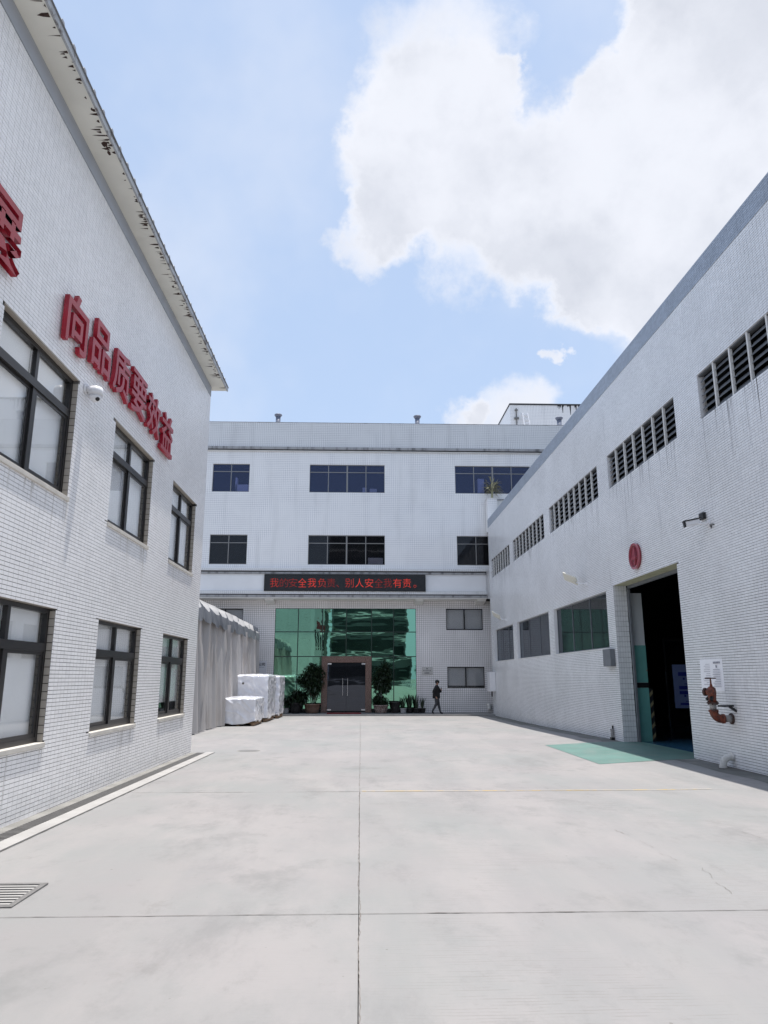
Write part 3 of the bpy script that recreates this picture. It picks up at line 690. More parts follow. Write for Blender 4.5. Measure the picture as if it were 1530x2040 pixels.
# corrugated sheet showing over the edge
mb = MB()
for k in range(int((YE+3)/.33)):
    y = -2.8+k*.33
    mb.face([(EO+.05, y-.05, 8.562), (EO+.05, y-.025, 8.60), (EO-3, y-.025, 9.1), (EO-3, y-.05, 9.06)])
    mb.face([(EO+.05, y-.025, 8.60), (EO+.05, y+.025, 8.60), (EO-3, y+.025, 9.1), (EO-3, y-.025, 9.1)])
    mb.face([(EO+.05, y+.025, 8.60), (EO+.05, y+.05, 8.562), (EO-3, y+.05, 9.06), (EO-3, y+.025, 9.1)])
    mb.face([(EO+.05, y-.05, 8.562), (EO+.05, y+.05, 8.562), (EO+.05, y+.025, 8.60), (EO+.05, y-.025, 8.60)])
mb.face([(EO+.05, -3, 8.562), (EO+.05, YE+.28, 8.562), (-18, YE+.28, 10.6), (-18, -3, 10.6)])
mb.build('roof_sheet', MT['roofmetal'], LB)

def rail(mb, x0, x1, y0, y1, z0, z1): mb.box(x0, x1, y0, y1, z0, z1)
rt = MB(); rt.box(-.032, .032, -.004, .002, -.0435, .0435); rtme = rt.mesh('reveal_tile', MT['tile_tan'])
def left_window(y0, y1, z0, z1, gap=0.0, blind=True):
    xf = XL-.07; f = .06; ym = (y0+y1)/2; zt = z0+(z1-z0)*.70
    m = MB()
    m.box(xf-.07, xf, y0, y0+f, z0, z1); m.box(xf-.07, xf, y1-f, y1, z0, z1)
    m.box(xf-.07, xf, y0+f, y1-f, z0, z0+f); m.box(xf-.07, xf, y0+f, y1-f, z1-f, z1)
    m.box(xf-.068, xf+.01, y0+f, y1-f, zt-.05, zt+.05); m.box(xf-.066, xf-.004, ym-.035, ym+.035, z0+f, zt-.05); m.box(xf-.066, xf-.004, ym-.035, ym+.035, zt+.05, z1-f)
    w = m.build('window', MT['frame'], LB)
    for k, (a, b) in enumerate(((y0+f, ym-.035), (ym+.035, y1-f))):
        s = MB(); xo = xf-.05+k*.022   # sliding sash
        s.box(xo, xo+.02, a, a+.045, z0+f, zt-.05); s.box(xo, xo+.02, b-.045, b, z0+f, zt-.05); s.box(xo, xo+.02, a+.045, b-.045, z0+f, z0+f+.05); s.box(xo, xo+.02, a+.045, b-.045, zt-.09, zt-.05)
        s.build('sash', MT['frame'], w)
        p = MB(); p.box(xo+.006, xo+.011, a+.045, b-.045, z0+f+.05, zt-.09); p.build('pane', MT['pane'], w)
        p = MB(); p.box(xf-.035, xf-.03, a, b, zt+.05, z1-f); p.build('pane', MT['pane'], w)
        bl = MB(); bl.box(xf-.10, xf-.095, a-.02, b+.02, z0+gap, z1); bl.build('blind', MT['blind'], w)
    s = MB(); s.box(XL-.07, XL+.03, y0-.01, y1+.01, z0-.055, z0+.002); bevel_build(s, 'sill', MT['sill'], w, .006)
    h = MB(); h.box(XL-.068, XL+.004, y0, y1, z1-.004, z1+.012); h.build('lintel', MT['tile_tan'], w)
    n = int((z1-z0)/.0965)
    for k in range(n):
        put('reveal_tile', rtme, (XL-.034, y1-.004, z0+.05+k*.0965), w)
    return w
for a, b in WL_Y[1:]:
    for k, (c, d) in enumerate(WL_Z):
        left_window(a, b, c, d, gap=.27 if (k == 0 and a > 13) else .03)

# ================================================================== RIGHT BUILDING
RB = thing('workshop_building', (11, 22, -0.15), 'long white tiled workshop on the right with louvred strip windows and big doorway', 'building')
RY0, RY1, RZT = 6.0, 36.9, 9.47
LOUV = [(7.6, 13.15, 9), (14.26, 18.52, 7), (19.40, 24.70, 9), (25.50, 30.95, 9), (31.70, 36.25, 8)]
LZ0, LZ1 = 6.36, 7.27
WR = [(19.32, 24.75), (25.45, 30.75), (31.55, 35.95)]; WZ0, WZ1 = 2.23, 3.73
DOOR = (14.82, 18.74, -0.6, 3.80)
holesR = [(a, b, LZ0, LZ1) for a, b, n in LOUV] + [(a, b, WZ0, WZ1) for a, b in WR] + [DOOR]
mb = MB()
wall_holes(mb, 'x', XR, RY0, RY1, -0.6, RZT, [h for h in holesR if h != DOOR] , 0.22, 1, 0, 1)
wr = MB()
wall_holes(wr, 'x', XR, RY0, RY1, -0.6, RZT, holesR, 0.0, 1, 0, 1)
for a, b, c, d in [h for h in holesR if h != DOOR]:
    P = lambda u, z, q: (XR+q, u, z)
    for A in (((a, c), (b, c)), ((a, d), (b, d)), ((a, c), (a, d)), ((b, c), (b, d))):
        wr.face([P(*A[0], 0), P(*A[1], 0), P(*A[1], .14), P(*A[0], .14)], 3)
# doorway reveals, deeper, with a cream plastered head
a, b, c, d = DOOR
wr.face([(XR, a, d), (XR, b, d), (XR+.38, b, d), (XR+.38, a, d)], 2)
wr.face([(XR, a, c), (XR, a, d), (XR+.38, a, d), (XR+.38, a, c)], 1); wr.face([(XR, b, c), (XR, b, d), (XR+.38, b, d), (XR+.38, b, c)], 0)
MT['door_head'] = mat('stained_cream_plaster', (0.50, 0.48, 0.34), 0.8, stain=(3, (0.36, 0.33, 0.2), 0.45, 0.7))
wr.build('wall', [MT['grout_r'], MT['plaster'], MT['door_head'], MT['tile_r']], RB)
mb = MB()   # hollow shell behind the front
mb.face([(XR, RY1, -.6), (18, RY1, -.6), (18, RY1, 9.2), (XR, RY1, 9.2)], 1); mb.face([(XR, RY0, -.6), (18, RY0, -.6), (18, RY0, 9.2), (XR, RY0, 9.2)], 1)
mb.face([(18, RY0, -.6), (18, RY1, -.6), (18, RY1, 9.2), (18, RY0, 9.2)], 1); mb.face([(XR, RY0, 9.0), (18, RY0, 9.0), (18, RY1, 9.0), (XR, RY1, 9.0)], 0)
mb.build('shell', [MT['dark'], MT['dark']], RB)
mb = MB(); mb.box(XR+.4, 18, 13.2, 13.3, -.5, 9); mb.build('cross_wall', MT['dark'], RB)
sheet('inner_floor', XR+.30, 17.9, 13.3, 27, .006, MT['floorblue'], 1.0, RB, zf=lambda x, y: gz(XR, y))
sheet('threshold', XR+.14, XR+.45, a+.01, b-.01, .009, MT['rampgreen'], 0.8, RB, zf=lambda x, y: gz(XR, y))
r = tile_rects(8.8, RY1, -0.5, 9.06, PU, PZ, 0.0055, 0.0070, holesR)
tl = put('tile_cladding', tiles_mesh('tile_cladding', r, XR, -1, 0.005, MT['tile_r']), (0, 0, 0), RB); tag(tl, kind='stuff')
# blue-grey tile band along the top, and a thin cap
r = tile_rects(8.8, RY1, 9.065, RZT, PU, PZ, 0.0035, 0.0055, [])
tl = put('tile_band', tiles_mesh('tile_band', r, XR, -1, 0.012, MT['band']), (0, 0, 0), RB); tag(tl, kind='stuff')
mb = MB(); mb.box(XR-.012, XR+.3, RY0, RY1, RZT+.002, RZT+.03); mb.build('coping', MT['band'], RB)
mb = MB(); mb.box(XR-.004, 11, RY1, RY1+.012, -.6, 9.06); mb.build('corner_trim', MT['tile_r'], RB)
# tiled reveal of the doorway (upright tiles)
rv = MB()
for i in range(5):
    for j in range(30):
        z = -.13+j*.131; x = XR+.004+i*.067
        if z+.125 < d: rv.box(x, x+.062, b-.006, b+.001, z, z+.125)
tag(rv.build('reveal_tiling', MT['tile_r'], RB), kind='stuff')
# sliding gate rail behind the tiled reveal, pier painted white over teal
mb = MB(); mb.box(XR+.35, XR+.40, b-.10, b-.02, -.10, 3.70); mb.build('gate_rail', MT['greybox'], RB)
pier = MB(); pier.box(XR+.41, XR+.76, b+.10, b+.5, -.16, 3.62); pr = pier.build('pier', MT['pierwhite'], RB)
mb = MB(); mb.box(XR+.405, XR+.765, b+.094, b+.52, -.15, 1.20); mb.box(XR+.405, XR+.765, b+.094, b+.52, 1.335, 2.27); mb.build('dado', MT['teal'], pr)
mb = MB(); mb.box(XR+.40, XR+.78, b+.085, b+.53, 1.205, 1.33); mb.build('dark_rail', MT['black'], pr)
hz_ = MB(); hz_.box(XR+.77, XR+.86, b+.09, b+.16, -.15, 1.18); hp = hz_.build('corner_guard', MT['black'], RB)
sm_ = MB()
for k in range(5):
    z = -.08+k*.26; sm_.face([(XR+.772, b+.0885, z), (XR+.858, b+.0885, z+.10), (XR+.858, b+.0885, z+.20), (XR+.772, b+.0885, z+.10)])
sm_.build('stripes', MT['haz_y'], hp)
mb = MB(); mb.box(XR+.36, XR+.42, a, b, 3.72, 3.80); mb.build('door_track', MT['greybox'], RB)
# glass inner door with a long bright handle
mb = MB(); mb.box(8.32, 8.36, 20.0, 20.04, -.15, 2.5); mb.box(8.36, 10.2, 20.0, 20.04, 2.44, 2.5)
gd = mb.build('inner_door', MT['black'], RB)
mb = MB(); mb.tube([(8.30, 19.93, 0.1), (8.285, 19.91, .4), (8.285, 19.91, 1.3), (8.30, 19.93, 1.62)], .012, 8); mb.build('handle', MT['steel'], gd)
mb = MB(); mb.box(8.36, 10.2, 20.015, 20.025, -.12, 2.44); mb.build('pane', MT['pane_dk'], gd)

post = MB(); post.box(-.005, .05, -.022, .022, 0, LZ1-LZ0)
postme = post.mesh('post', MT['plaster'])
def slat_mesh(w):
    s = MB(); hw = w/2-.002; s.v = []
    A = [(.035, -.058), (.10, .040), (.10, .052), (.035, -.046)]
    for y in (-hw, hw):
        for q in A: s.v.append((q[0], y, q[1]))
    s.f = [(0, 1, 5, 4), (1, 2, 6, 5), (2, 3, 7, 6), (3, 0, 4, 7), (0, 3, 2, 1), (4, 5, 6, 7)]; s.mi = [0]*6
    return s.mesh('slat', MT['slat'])
MT['slat'] = mat('grey_louvre_slat', (0.11, 0.115, 0.125), 0.6, var=(5, 0.2))
for y0, y1, n in LOUV:
    f = MB(); xx = XR+.0
    f.box(xx+.02, xx+.12, y0, y1, LZ0, LZ0+.03); f.box(xx+.02, xx+.12, y0, y1, LZ1-.03, LZ1)
    lw = f.build('louvre_window', MT['slat'], RB)
    w = (y1-y0)/n
    sme = slat_mesh(w-.064)
    for i in range(n):
        yc = y0+w*(i+.5)
        if yc < 9.3: continue
        if i: put('post', postme, (XR+.01, y0+w*i, LZ0), lw)
        for k in range(6): put('slat', sme, (XR, yc, LZ0+.085+k*.14), lw)
for k, (y0, y1) in enumerate(WR):
    f = MB(); xo = XR+.10; n = 3
    f.box(xo, xo+.05, y0, y1, WZ0, WZ0+.035); f.box(xo, xo+.05, y0, y1, WZ1-.035, WZ1)
    for i in range(n+1):
        y = y0+(y1-y0)*i/n; a_ = max(y0, y-.012); b_ = min(y1, y+.012); f.box(xo+.002, xo+.048, a_, b_, WZ0+.035, WZ1-.035)
    w = f.build('window', MT['greybox'], RB)
    for i in range(n):
        p = MB(); ya, yb = y0+(y1-y0)*i/n+.018, y0+(y1-y0)*(i+1)/n-.018
        p.box(xo+.02, xo+.026, ya, yb, WZ0+.035, WZ1-.035); p.build('pane', MT['pane_gr'], w)
    s = MB(); s.box(XR-.012, XR+.1, y0, y1, WZ0-.03, WZ0-.002); s.build('sill', MT['plaster'], w)
# what stands dimly behind those panes
mb = MB(); mb.box(7.7, 7.8, 31.2, 36.6, -.1, 4.2); mb.build('cream_partition', MT['pierwhite'], RB)
mb = MB(); mb.box(8.2, 8.3, 24.9, 31.0, -.1, 4.2); mb.build('grey_partition', MT['room'], RB)
mb = MB(); mb.box(7.36, 7.42, 19.6, 22.2, -.1, 2.62); mb.build('slate_partition', mat('slate_panel', (0.06, 0.085, 0.09), 0.6), RB)

# rain streaks running down from the strip windows and sills
MT['streak'] = mat('rain_streak', (0.50, 0.50, 0.515), 0.6, var=(6, .12)); MT['streak_l'] = mat('sill_streak', (0.62, 0.60, 0.57), 0.6, var=(6, .1))
def streaks(x, y0, y1, z, n, Lm, wm, seed, m, par, sgn):
    q = random.Random(seed); mb = MB()
    for k in range(n):
        y = q.uniform(y0, y1); L = Lm*q.random()**1.6+.08; w = q.uniform(.3, 1)*wm; pts = []
        for i in range(5):
            t = i/4; c = y+q.uniform(-.006, .006); ww = w*(1-t)**.7*q.uniform(.6, 1.1)+.002; pts.append((c-ww/2, c+ww/2, z-L*t))
        for p, r_ in zip(pts[:-1], pts[1:]):
            mb.face([(x, p[0], p[2]), (x, p[1], p[2]), (x, r_[1], r_[2]), (x, r_[0], r_[2])])
    tag(mb.build('rain_streaks', m, par), kind='stuff')
for k, (y0, y1, n) in enumerate(LOUV): streaks(XR-.0068, max(y0, 9.5), y1, LZ0-.004, 26, 1.3, .035, 60+k, MT['streak'], RB, -1)
for k, (y0, y1) in enumerate(WL_Y[1:]):
    for j, (c, d_) in enumerate(WL_Z): streaks(XL+.0068, y0-.02, y1+.02, c-.058, 12, .7, .03, 80+2*k+j, MT['streak_l'], LB, 1)
# small tiled pier at the far end of its roof, with a cream panel
RP = thing('roof_pier', (7.3, 37.1, 9.4), 'small tiled roof pier with cream side panel where workshop meets office block', 'pier')
mb = MB(); mb.box(6.62, 7.14, 36.92, 37.5, 8.9, 10.66); mb.build('tiled_post', MT['facade'], RP)
mb = MB(); mb.box(7.15, 9.2, 37.1, 37.5, 8.9, 10.62); mb.build('panel', MT['plaster'], RP)
mb = MB(); mb.box(7.15, 9.2, 37.05, 37.52, 10.625, 10.68); mb.build('cap', MT['cornice'], RP)
mb = MB(); mb.box(6.60, 7.16, 36.9, 37.52, 10.662, 10.70); mb.build('cap', MT['plaster'], RP)

# ================================================================== OFFICE BLOCK
OB = thing('office_building', (1, 45, -0.3), 'white tiled three storey office block across the yard with green glass entrance', 'building')
X0, X1 = -14.0, 15.0
W3 = [(-7.97, -6.01, 2), (-2.80, 1.23, 4), (5.03, 9.12, 4)]; W2 = [(-7.93, -5.98, 2), (-2.79, 1.24, 4), (5.05, 9.12, 4)]
Z3 = (11.10, 12.65); Z2 = (7.21, 8.78)
holesU = [(a, b, *Z3) for a, b, n in W3] + [(a, b, *Z2) for a, b, n in W2]
mb = MB(); wall_holes(mb, 'y', YF, X0, X1, 5.45, 13.36, holesU, .14, 1, 0, 0); mb.build('upper_wall', MT['facade'], OB)
mb = MB(); mb.box(X0, X1, YF-.02, YF+.25, 13.60, 15.0); mb.build('parapet', MT['parapet'], OB)
mb = MB(); mb.box(X0, X1, YF-.03, YF+.27, 15.003, 15.03); mb.build('parapet_cap', MT['cornice'], OB)
mb = MB(); mb.box(X0, X1, YF-.14, YF+.2, 13.46, 13.598); mb.build('cornice', MT['cornice'], OB)
mb = MB(); mb.box(X0, X1, YF-.04, YF+.2, 13.40, 13.458); mb.build('groove', MT['soot'], OB)
mb = MB(); mb.box(X0, X1, YF-.09, YF+.2, 13.362, 13.398); mb.build('cornice', MT['plaster'], OB)
mb = MB(); mb.box(X0, X1, YF+.26, 56, 14.3, 14.5); mb.build('roof', MT['cornice'], OB)
mb = MB()
mb.face([(X0, YF, -.6), (X0, 56, -.6), (X0, 56, 14.4), (X0, YF, 14.4)]); mb.face([(X1, YF, -.6), (X1, 56, -.6), (X1, 56, 14.4), (X1, YF, 14.4)]); mb.face([(X0, 56, -.6), (X1, 56, -.6), (X1, 56, 14.4), (X0, 56, 14.4)])
mb.build('outer_walls', MT['facade'], OB)
mb = MB(); mb.box(X0+.1, X1-.1, 41, 41.1, -.4, 14.2); mb.box(X0+.1, X1-.1, YF+.3, 41, 9.6, 9.8); mb.box(X0+.1, X1-.1, YF+.3, 41, 5.6, 5.8); mb.box(X0+.1, X1-.1, YF+.3, 41, 13.4, 13.5); mb.build('inner_walls', MT['room'], OB)
# canopy band over the entrance
mb = MB(); mb.box(X0, 6.56, YF-.22, YF+.1, 6.86, 6.99); mb.build('band_moulding', MT['parapet'], OB)
mb = MB(); mb.box(X0, 6.55, YF-.10, YF+.1, 6.80, 6.858); mb.build('groove', MT['soot'], OB)
mb = MB(); mb.box(X0, 6.55, YF-.14, YF+.1, 6.70, 6.798); mb.build('band_moulding', MT['cornice'], OB)
mb = MB(); mb.box(X0, 6.53, YF-.06, YF+.1, 5.83, 6.698); mb.build('fascia', MT['panel'], OB)
mb = MB(); mb.box(X0, 6.57, YF-.16, YF+.1, 5.66, 5.828); mb.build('band_moulding', MT['parapet'], OB)
mb = MB(); mb.box(X0, 6.55, YF-.09, YF+.1, 5.61, 5.658); mb.build('groove', MT['soot'], OB)
mb = MB(); mb.box(X0, 6.56, YF-.13, YF+.1, 5.50, 5.608); mb.build('band_moulding', MT['cornice'], OB)
mb = MB(); mb.box(X0, 6.55, YF-.08, YG+.1, 5.44, 5.498); mb.build('canopy_soffit', MT['plaster'], OB)
bmb = MB()
bmb.v = [(-.22, -.85, 0), (.22, -.85, 0), (.22, 0, 0), (-.22, 0, 0), (-.22, -.85, -.08), (.22, -.85, -.08), (.22, 0, -.22), (-.22, 0, -.22)]
bmb.f = [(0, 1, 2, 3), (7, 6, 5, 4), (0, 4, 5, 1), (1, 5, 6, 2), (2, 6, 7, 3), (3, 7, 4, 0)]; bmb.mi = [0]*6
bme = bmb.mesh('canopy_bracket', MT['plaster'])
for x in (-4.75, 3.05, 6.3): put('canopy_bracket', bme, (x, YG-.004, 5.438), OB)
CW = (-4.51, 2.92, -0.14, 5.03)
GW = [(4.52, 6.47, 3.91, 5.03), (4.53, 6.48, .93, 2.01), (-8.1, -6.19, 3.6, 5.0)]
mb = MB(); wall_holes(mb, 'y', YG, X0, 6.9, -.6, 5.44, [CW]+GW, .14, 1, 0, 0)
mb.face([(6.9, YG, -.6), (6.9, YG+3, -.6), (6.9, YG+3, 5.44), (6.9, YG, 5.44)]); mb.build('lower_wall', MT['facade_low'], OB)

def office_window(a, b, z0, z1, n, y, paneM, frameM, parent, transom=.27, blind=None, w=.035):
    yo = y+.05; f = MB()
    f.box(a, b, yo, yo+.06, z0, z0+w); f.box(a, b, yo, yo+.06, z1-w, z1)
    zt = z1-(z1-z0)*transom if transom else None
    for i in range(n+1):
        x = a+(b-a)*i/n; ww = w if not (n == 4 and i == 2) else w*1.9
        f.box(max(a, x-ww*.6), min(b, x+ww*.6), yo+.002, yo+.058, z0+w, z1-w)
    if zt:
        for i in range(n): f.box(a+(b-a)*i/n+w*.7, a+(b-a)*(i+1)/n-w*.7, yo+.004, yo+.056, zt-w*.55, zt+w*.55)
    win = f.build('window', frameM, parent)
    for i in range(n):
        xa, xb = a+(b-a)*i/n+w*.6, a+(b-a)*(i+1)/n-w*.6
        for c, d in (((z0+w, zt-w*.55), (zt+w*.55, z1-w)) if zt else ((z0+w, z1-w),)):
            p = MB(); t = .003*random.uniform(-1, 1)
            p.v = [(xa, yo+.03+t, c), (xb, yo+.03-t, c), (xb, yo+.03-t*.5, d), (xa, yo+.03+t*.5, d)]; p.f = [(0, 1, 2, 3)]; p.mi = [0]
            p2 = MB(); p2.box(xa, xb, yo+.028, yo+.034, c, d); p2.build('pane', paneM, win)
        if blind:
            bl = MB(); bl.box(xa, xb, yo+.12, yo+.125, z0+.03+(.09 if (blind == 'gap' and i < 9) else 0), z1-.03); bl.build('blind', MT['blind_g'], win)
    return win
MT['blind_g'] = mat('grey_window_blind', (0.36, 0.36, 0.37), 0.8, var=(1.3, 0.06))
for a, b, n in W3: office_window(a, b, *Z3, n, YF, MT['pane_blue'], MT['frame_br'], OB)
for a, b, n in W2: office_window(a, b, *Z2, n, YF, MT['pane_dk'], MT['frame_br'], OB)
for k, (a, b, c, d) in enumerate(GW): office_window(a, b, c, d, 2, YG, MT['pane'], MT['frame'], OB, None, 'gap' if k == 1 else 'yes', .05)

# things standing behind the upper windows
for (x, z, w, h, lab, m_) in ((-6.35, 11.13, .85, .42, 'pale box behind the small top floor window', 'plaster'), (-6.72, 11.13, .12, .8, 'white roll standing behind the small top floor window', 'chrome_w'), (.15, 11.13, .22, .3, 'white box behind the middle top floor window', 'plaster'),
                              (.62, 11.13, .38, .24, 'low carton behind the middle top floor window', 'lamp'), (.75, 7.25, .8, .36, 'white sink behind the middle first floor window', 'plaster'), (6.45, 11.13, .35, .85, 'grey blue cabinet behind the right top floor window', 'pierwhite')):
    q = MB(); q.box(x-w/2, x+w/2, YF+.15, YF+.5, z-.02, z+h); q = bevel_build(q, 'stored_box', MT[m_], None, .02); tag(q, lab, 'box')
# green glass entrance wall
cw = MB(); xs = [-4.51, -3.29, -2.01, -0.76, 0.57, 1.73, 2.92]; zs = [-0.12, 1.24, 2.53, 3.80, 5.03]
yo = YG+.02
for i, x in enumerate(xs):
    a, b = max(-4.51, x-.022), min(2.92, x+.022)
    if i in (3,): cw.box(a, b, yo, yo+.05, 2.53, 5.03)
    else: cw.box(a, b, yo, yo+.05, -.12, 5.03)
for z in zs:
    a, b = max(-.14, z-.022), min(5.03, z+.022)
    for i in range(6):
        if z == 1.24 and 2 <= i <= 3: continue
        if z == 1.24 and i >= 4: continue
        if z == -0.12 and 2 <= i <= 3: continue
        cw.box(xs[i]+.022, xs[i+1]-.022, yo+.002, yo+.048, a, b)
cwo = cw.build('curtain_wall', MT['mullion'], OB)
for i in range(6):
    for j in range(4):
        if 2 <= i <= 3 and j < 2: continue
        if i >= 4 and j == 1: continue
        z0, z1 = zs[j], zs[j+1]
        if i >= 4 and j == 0: z1 = zs[2]
        if i >= 4 and j == 1: continue
        a, b = xs[i]+.022, xs[i+1]-.022; c, d = z0+.022, z1-.022
        t1, t2 = random.gauss(0, .0016), random.gauss(0, .0016)
        p = MB()
        for k, (x, z) in enumerate(((a, c), (b, c), (b, d), (a, d))):
            p.v.append((x, yo+.02+(t1 if x == b else -t1)+(t2 if z == d else -t2), z))
        for k in range(4): x, y, z = p.v[k]; p.v.append((x, y+.012, z))
        p.f = [(0, 1, 2, 3), (7, 6, 5, 4), (0, 4, 5, 1), (1, 5, 6, 2), (2, 6, 7, 3), (3, 7, 4, 0)]; p.mi = [0]*6
        p.build('pane', MT['green'], cwo)
mb = MB(); mb.box(-4.51, -2.02, YG-.10, YG+.02, -.30, -.145); mb.box(.58, 2.92, YG-.10, YG+.02, -.30, -.145); mb.build('plinth', MT['black'], OB)
# stone door surround and the two dark glass leaves
ds = MB(); ds.box(-2.01, -1.71, YG-.16, YG+.1, -.29, 2.53); ds.box(.26, .57, YG-.16, YG+.1, -.29, 2.53); ds.box(-1.71, .26, YG-.16, YG+.1, 2.22, 2.53)
dso = bevel_build(ds, 'door_surround', MT['granite'], OB, .008)
dg_ = mirror_mat('dark_door_glass', (0.11, 0.12, 0.145), (0.02, 0.022, 0.026), 0.5, (1.5, 0.1)); MT['doorglass'] = dg_
for k, (a, b) in enumerate(((-1.705, -.73), (-.72, .255))):
    m = MB(); m.box(a, b, YG-.06, YG-.045, -.20, 2.21); dl = m.build('door', dg_, OB)
    hx = -.91 if k == 0 else -.66
    m = MB(); m.tube([(hx, YG-.13, .55), (hx, YG-.13, 1.42)], .016, 8); m.tube([(hx, YG-.13, .66), (hx, YG-.06, .66)], .01, 6); m.tube([(hx, YG-.13, 1.30), (hx, YG-.06, 1.30)], .01, 6); m.build('handle', MT['steel'], dl)
    m = MB(); xa = a if k == 0 else b-.2; m.box(xa, xa+.2, YG-.068, YG-.04, -.19, -.12); m.box(xa, xa+.2, YG-.068, YG-.04, 2.12, 2.19); m.build('hinge_patch', MT['steel'], dl)
mb = MB(); mb.box(-1.71, .26, YG-.02, YG, -.28, 2.215); mb.build('door_backing', MT['black'], OB)

# ================================================================== SIGNS
X_, Y_, Z_ = (1, 0, 0), (0, 1, 0), (0, 0, 1)
# red raised characters on the left wall: read looking towards -X, so the text runs along +Y
CH = [('展', 6.68, 5.92, .86, .78), ('向', 8.68, 5.90, .72, .72), ('品', 9.56, 5.97, .76, .70), ('质', 10.44, 5.96, .80, .72), ('要', 11.32, 5.98, .84, .70), ('效', 12.20, 5.96, .84, .70), ('益', 13.10, 5.92, .84, .76)]
LBL = {'展': 'red raised character 展 cut off by the left picture edge', '向': 'red raised character 向 on the white wall above the dome camera', '品': 'red raised character 品 made of three boxes on the left wall',
       '质': 'red raised character 质 third of the six characters running to the far corner', '要': 'red raised character 要 fourth of the six characters running to the far corner', '效': 'red raised character 效 just before the last character', '益': 'red raised character 益 at the far end of the slogan'}
for ch, y, z, w, h in CH:
    me = text_mesh(ch, 1.0, .030, .014, MT['red'], 'wall_character')
    fit_text(me, Y_, Z_, X_, None, w*.94, h)
    o = put('wall_character', me, (XL+.03, y, z)); tag(o, LBL[ch], 'sign', 'red slogan characters on the left wall')
# LED board over the entrance
LED = thing('led_board', (-.83, YF-.1, 5.80), 'long black LED board with red running Chinese text above the entrance', 'LED sign')
m = MB(); m.box(-4.99, 3.34, YF-.20, YF-.062, 5.80, 6.66); bevel_build(m, 'case', MT['black'], LED, .01)
m = MB()
for a, b, c, d in ((-4.99, 3.34, 6.63, 6.665), (-4.99, 3.34, 5.795, 5.83), (-4.995, -4.95, 5.83, 6.63), (3.30, 3.345, 5.83, 6.63)): m.box(a, b, YF-.215, YF-.19, c, d)
m.build('bezel', MT['frame'], LED)
LT = [('我', 548, 2), ('的', 567, 3), ('安', 585, 3), ('全', 603, 1), ('我', 622, 1), ('负', 642, 2), ('责', 660, 3), ('、', 673, 3), ('别', 696, 2), ('人', 716, 1), ('安', 735, 1), ('全', 754, 3), ('我', 772, 3), ('有', 791, 1), ('责', 810, 1), ('。', 826, 1)]
for ch, pxx, lv in LT:
    x = -4.99 + (pxx-528)*8.33/319
    me = text_mesh(ch, 1.0, .004, -.012, MT['led%d' % lv], 'led_character')
    small = ch in '、。'
    fit_text(me, X_, Z_, (0, -1, 0), None, .14 if small else .43, .14 if small else .46)
    put('led_character', me, (x, YF-.2035, 6.07 if small else 6.23), LED)
# round number sign over the doorway (faces -X; text runs along -Y)
NS = thing('number_sign', (XR-.05, 16.97, 3.98), 'round maroon sign with raised numeral 4 above the workshop doorway', 'sign')
m = MB(); cy_, cz_, rd = 16.97, 4.29, .315
m.tube([(XR-.006, cy_, cz_), (XR-.05, cy_, cz_)], rd, 40); m.build('disc', MT['maroon'], NS)
m = MB(); n = 40
for k in range(n):
    for (ra, rb, xa, xb) in ((rd*1.0, rd*.99, -.05, -.085), (rd*.99, rd*.86, -.085, -.085), (rd*.86, rd*.85, -.085, -.05)):
        t0, t1 = 2*math.pi*k/n, 2*math.pi*(k+1)/n
        m.face([(XR+xa, cy_+ra*math.cos(t0), cz_+ra*math.sin(t0)), (XR+xb, cy_+rb*math.cos(t0), cz_+rb*math.sin(t0)), (XR+xb, cy_+rb*math.cos(t1), cz_+rb*math.sin(t1)), (XR+xa, cy_+ra*math.cos(t1), cz_+ra*math.sin(t1))])
m.build('rim', MT['maroon_l'], NS)
me = text_mesh('4', 1.0, .02, .02, MT['maroon_l'], 'numeral'); fit_text(me, (0, -1, 0), Z_, (-1, 0, 0), None, .24, .42); put('numeral', me, (XR-.052, cy_, cz_), NS)
# plaques either side of the entrance
PQ = thing('wall_plaque', (3.47, YG-.03, 1.61), 'grey metal plaque on the wall between green glass and window', 'plaque')
m = MB(); m.box(3.19, 3.76, YG-.035, YG-.004, 1.60, 2.01); bevel_build(m, 'plate', MT['plaque'], PQ, .008)
m = MB(); m.tube([(3.47, YG-.036, 1.91), (3.47, YG-.04, 1.91)], .035, 12); m.build('emblem', MT['inkdk'], PQ)
m = MB()
for k in range(6): m.box(3.27+k*.07, 3.305+k*.07, YG-.039, YG-.036, 1.79, 1.835)
for k in range(4): m.box(3.34+k*.066, 3.385+k*.066, YG-.039, YG-.036, 1.665, 1.72)
m.build('lettering', MT['inkdk'], PQ)
P2 = thing('company_plaque', (-5.1, YG-.03, 1.6), 'white plaque lettered 有限公司 half hidden behind the grey tarpaulin', 'plaque')
m = MB(); m.box(-6.6, -4.86, YG-.035, YG-.004, 1.62, 2.30); bevel_build(m, 'plate', MT['plaque_w'], P2, .008)
me = text_mesh('有限公司', 1.0, .003, .02, MT['inkdk'], 'lettering'); fit_text(me, X_, Z_, (0, -1, 0), None, .72, .17); put('lettering', me, (-5.31, YG-.036, 2.13), P2)
m = MB()
for k in range(20): m.box(-6.4+k*.072, -6.36+k*.072, YG-.039, YG-.036, 1.955, 1.985)
m.box(-6.5, -4.9, YG-.05, YG-.036, 1.622, 1.645); m.build('small_print', MT['ink'], P2)
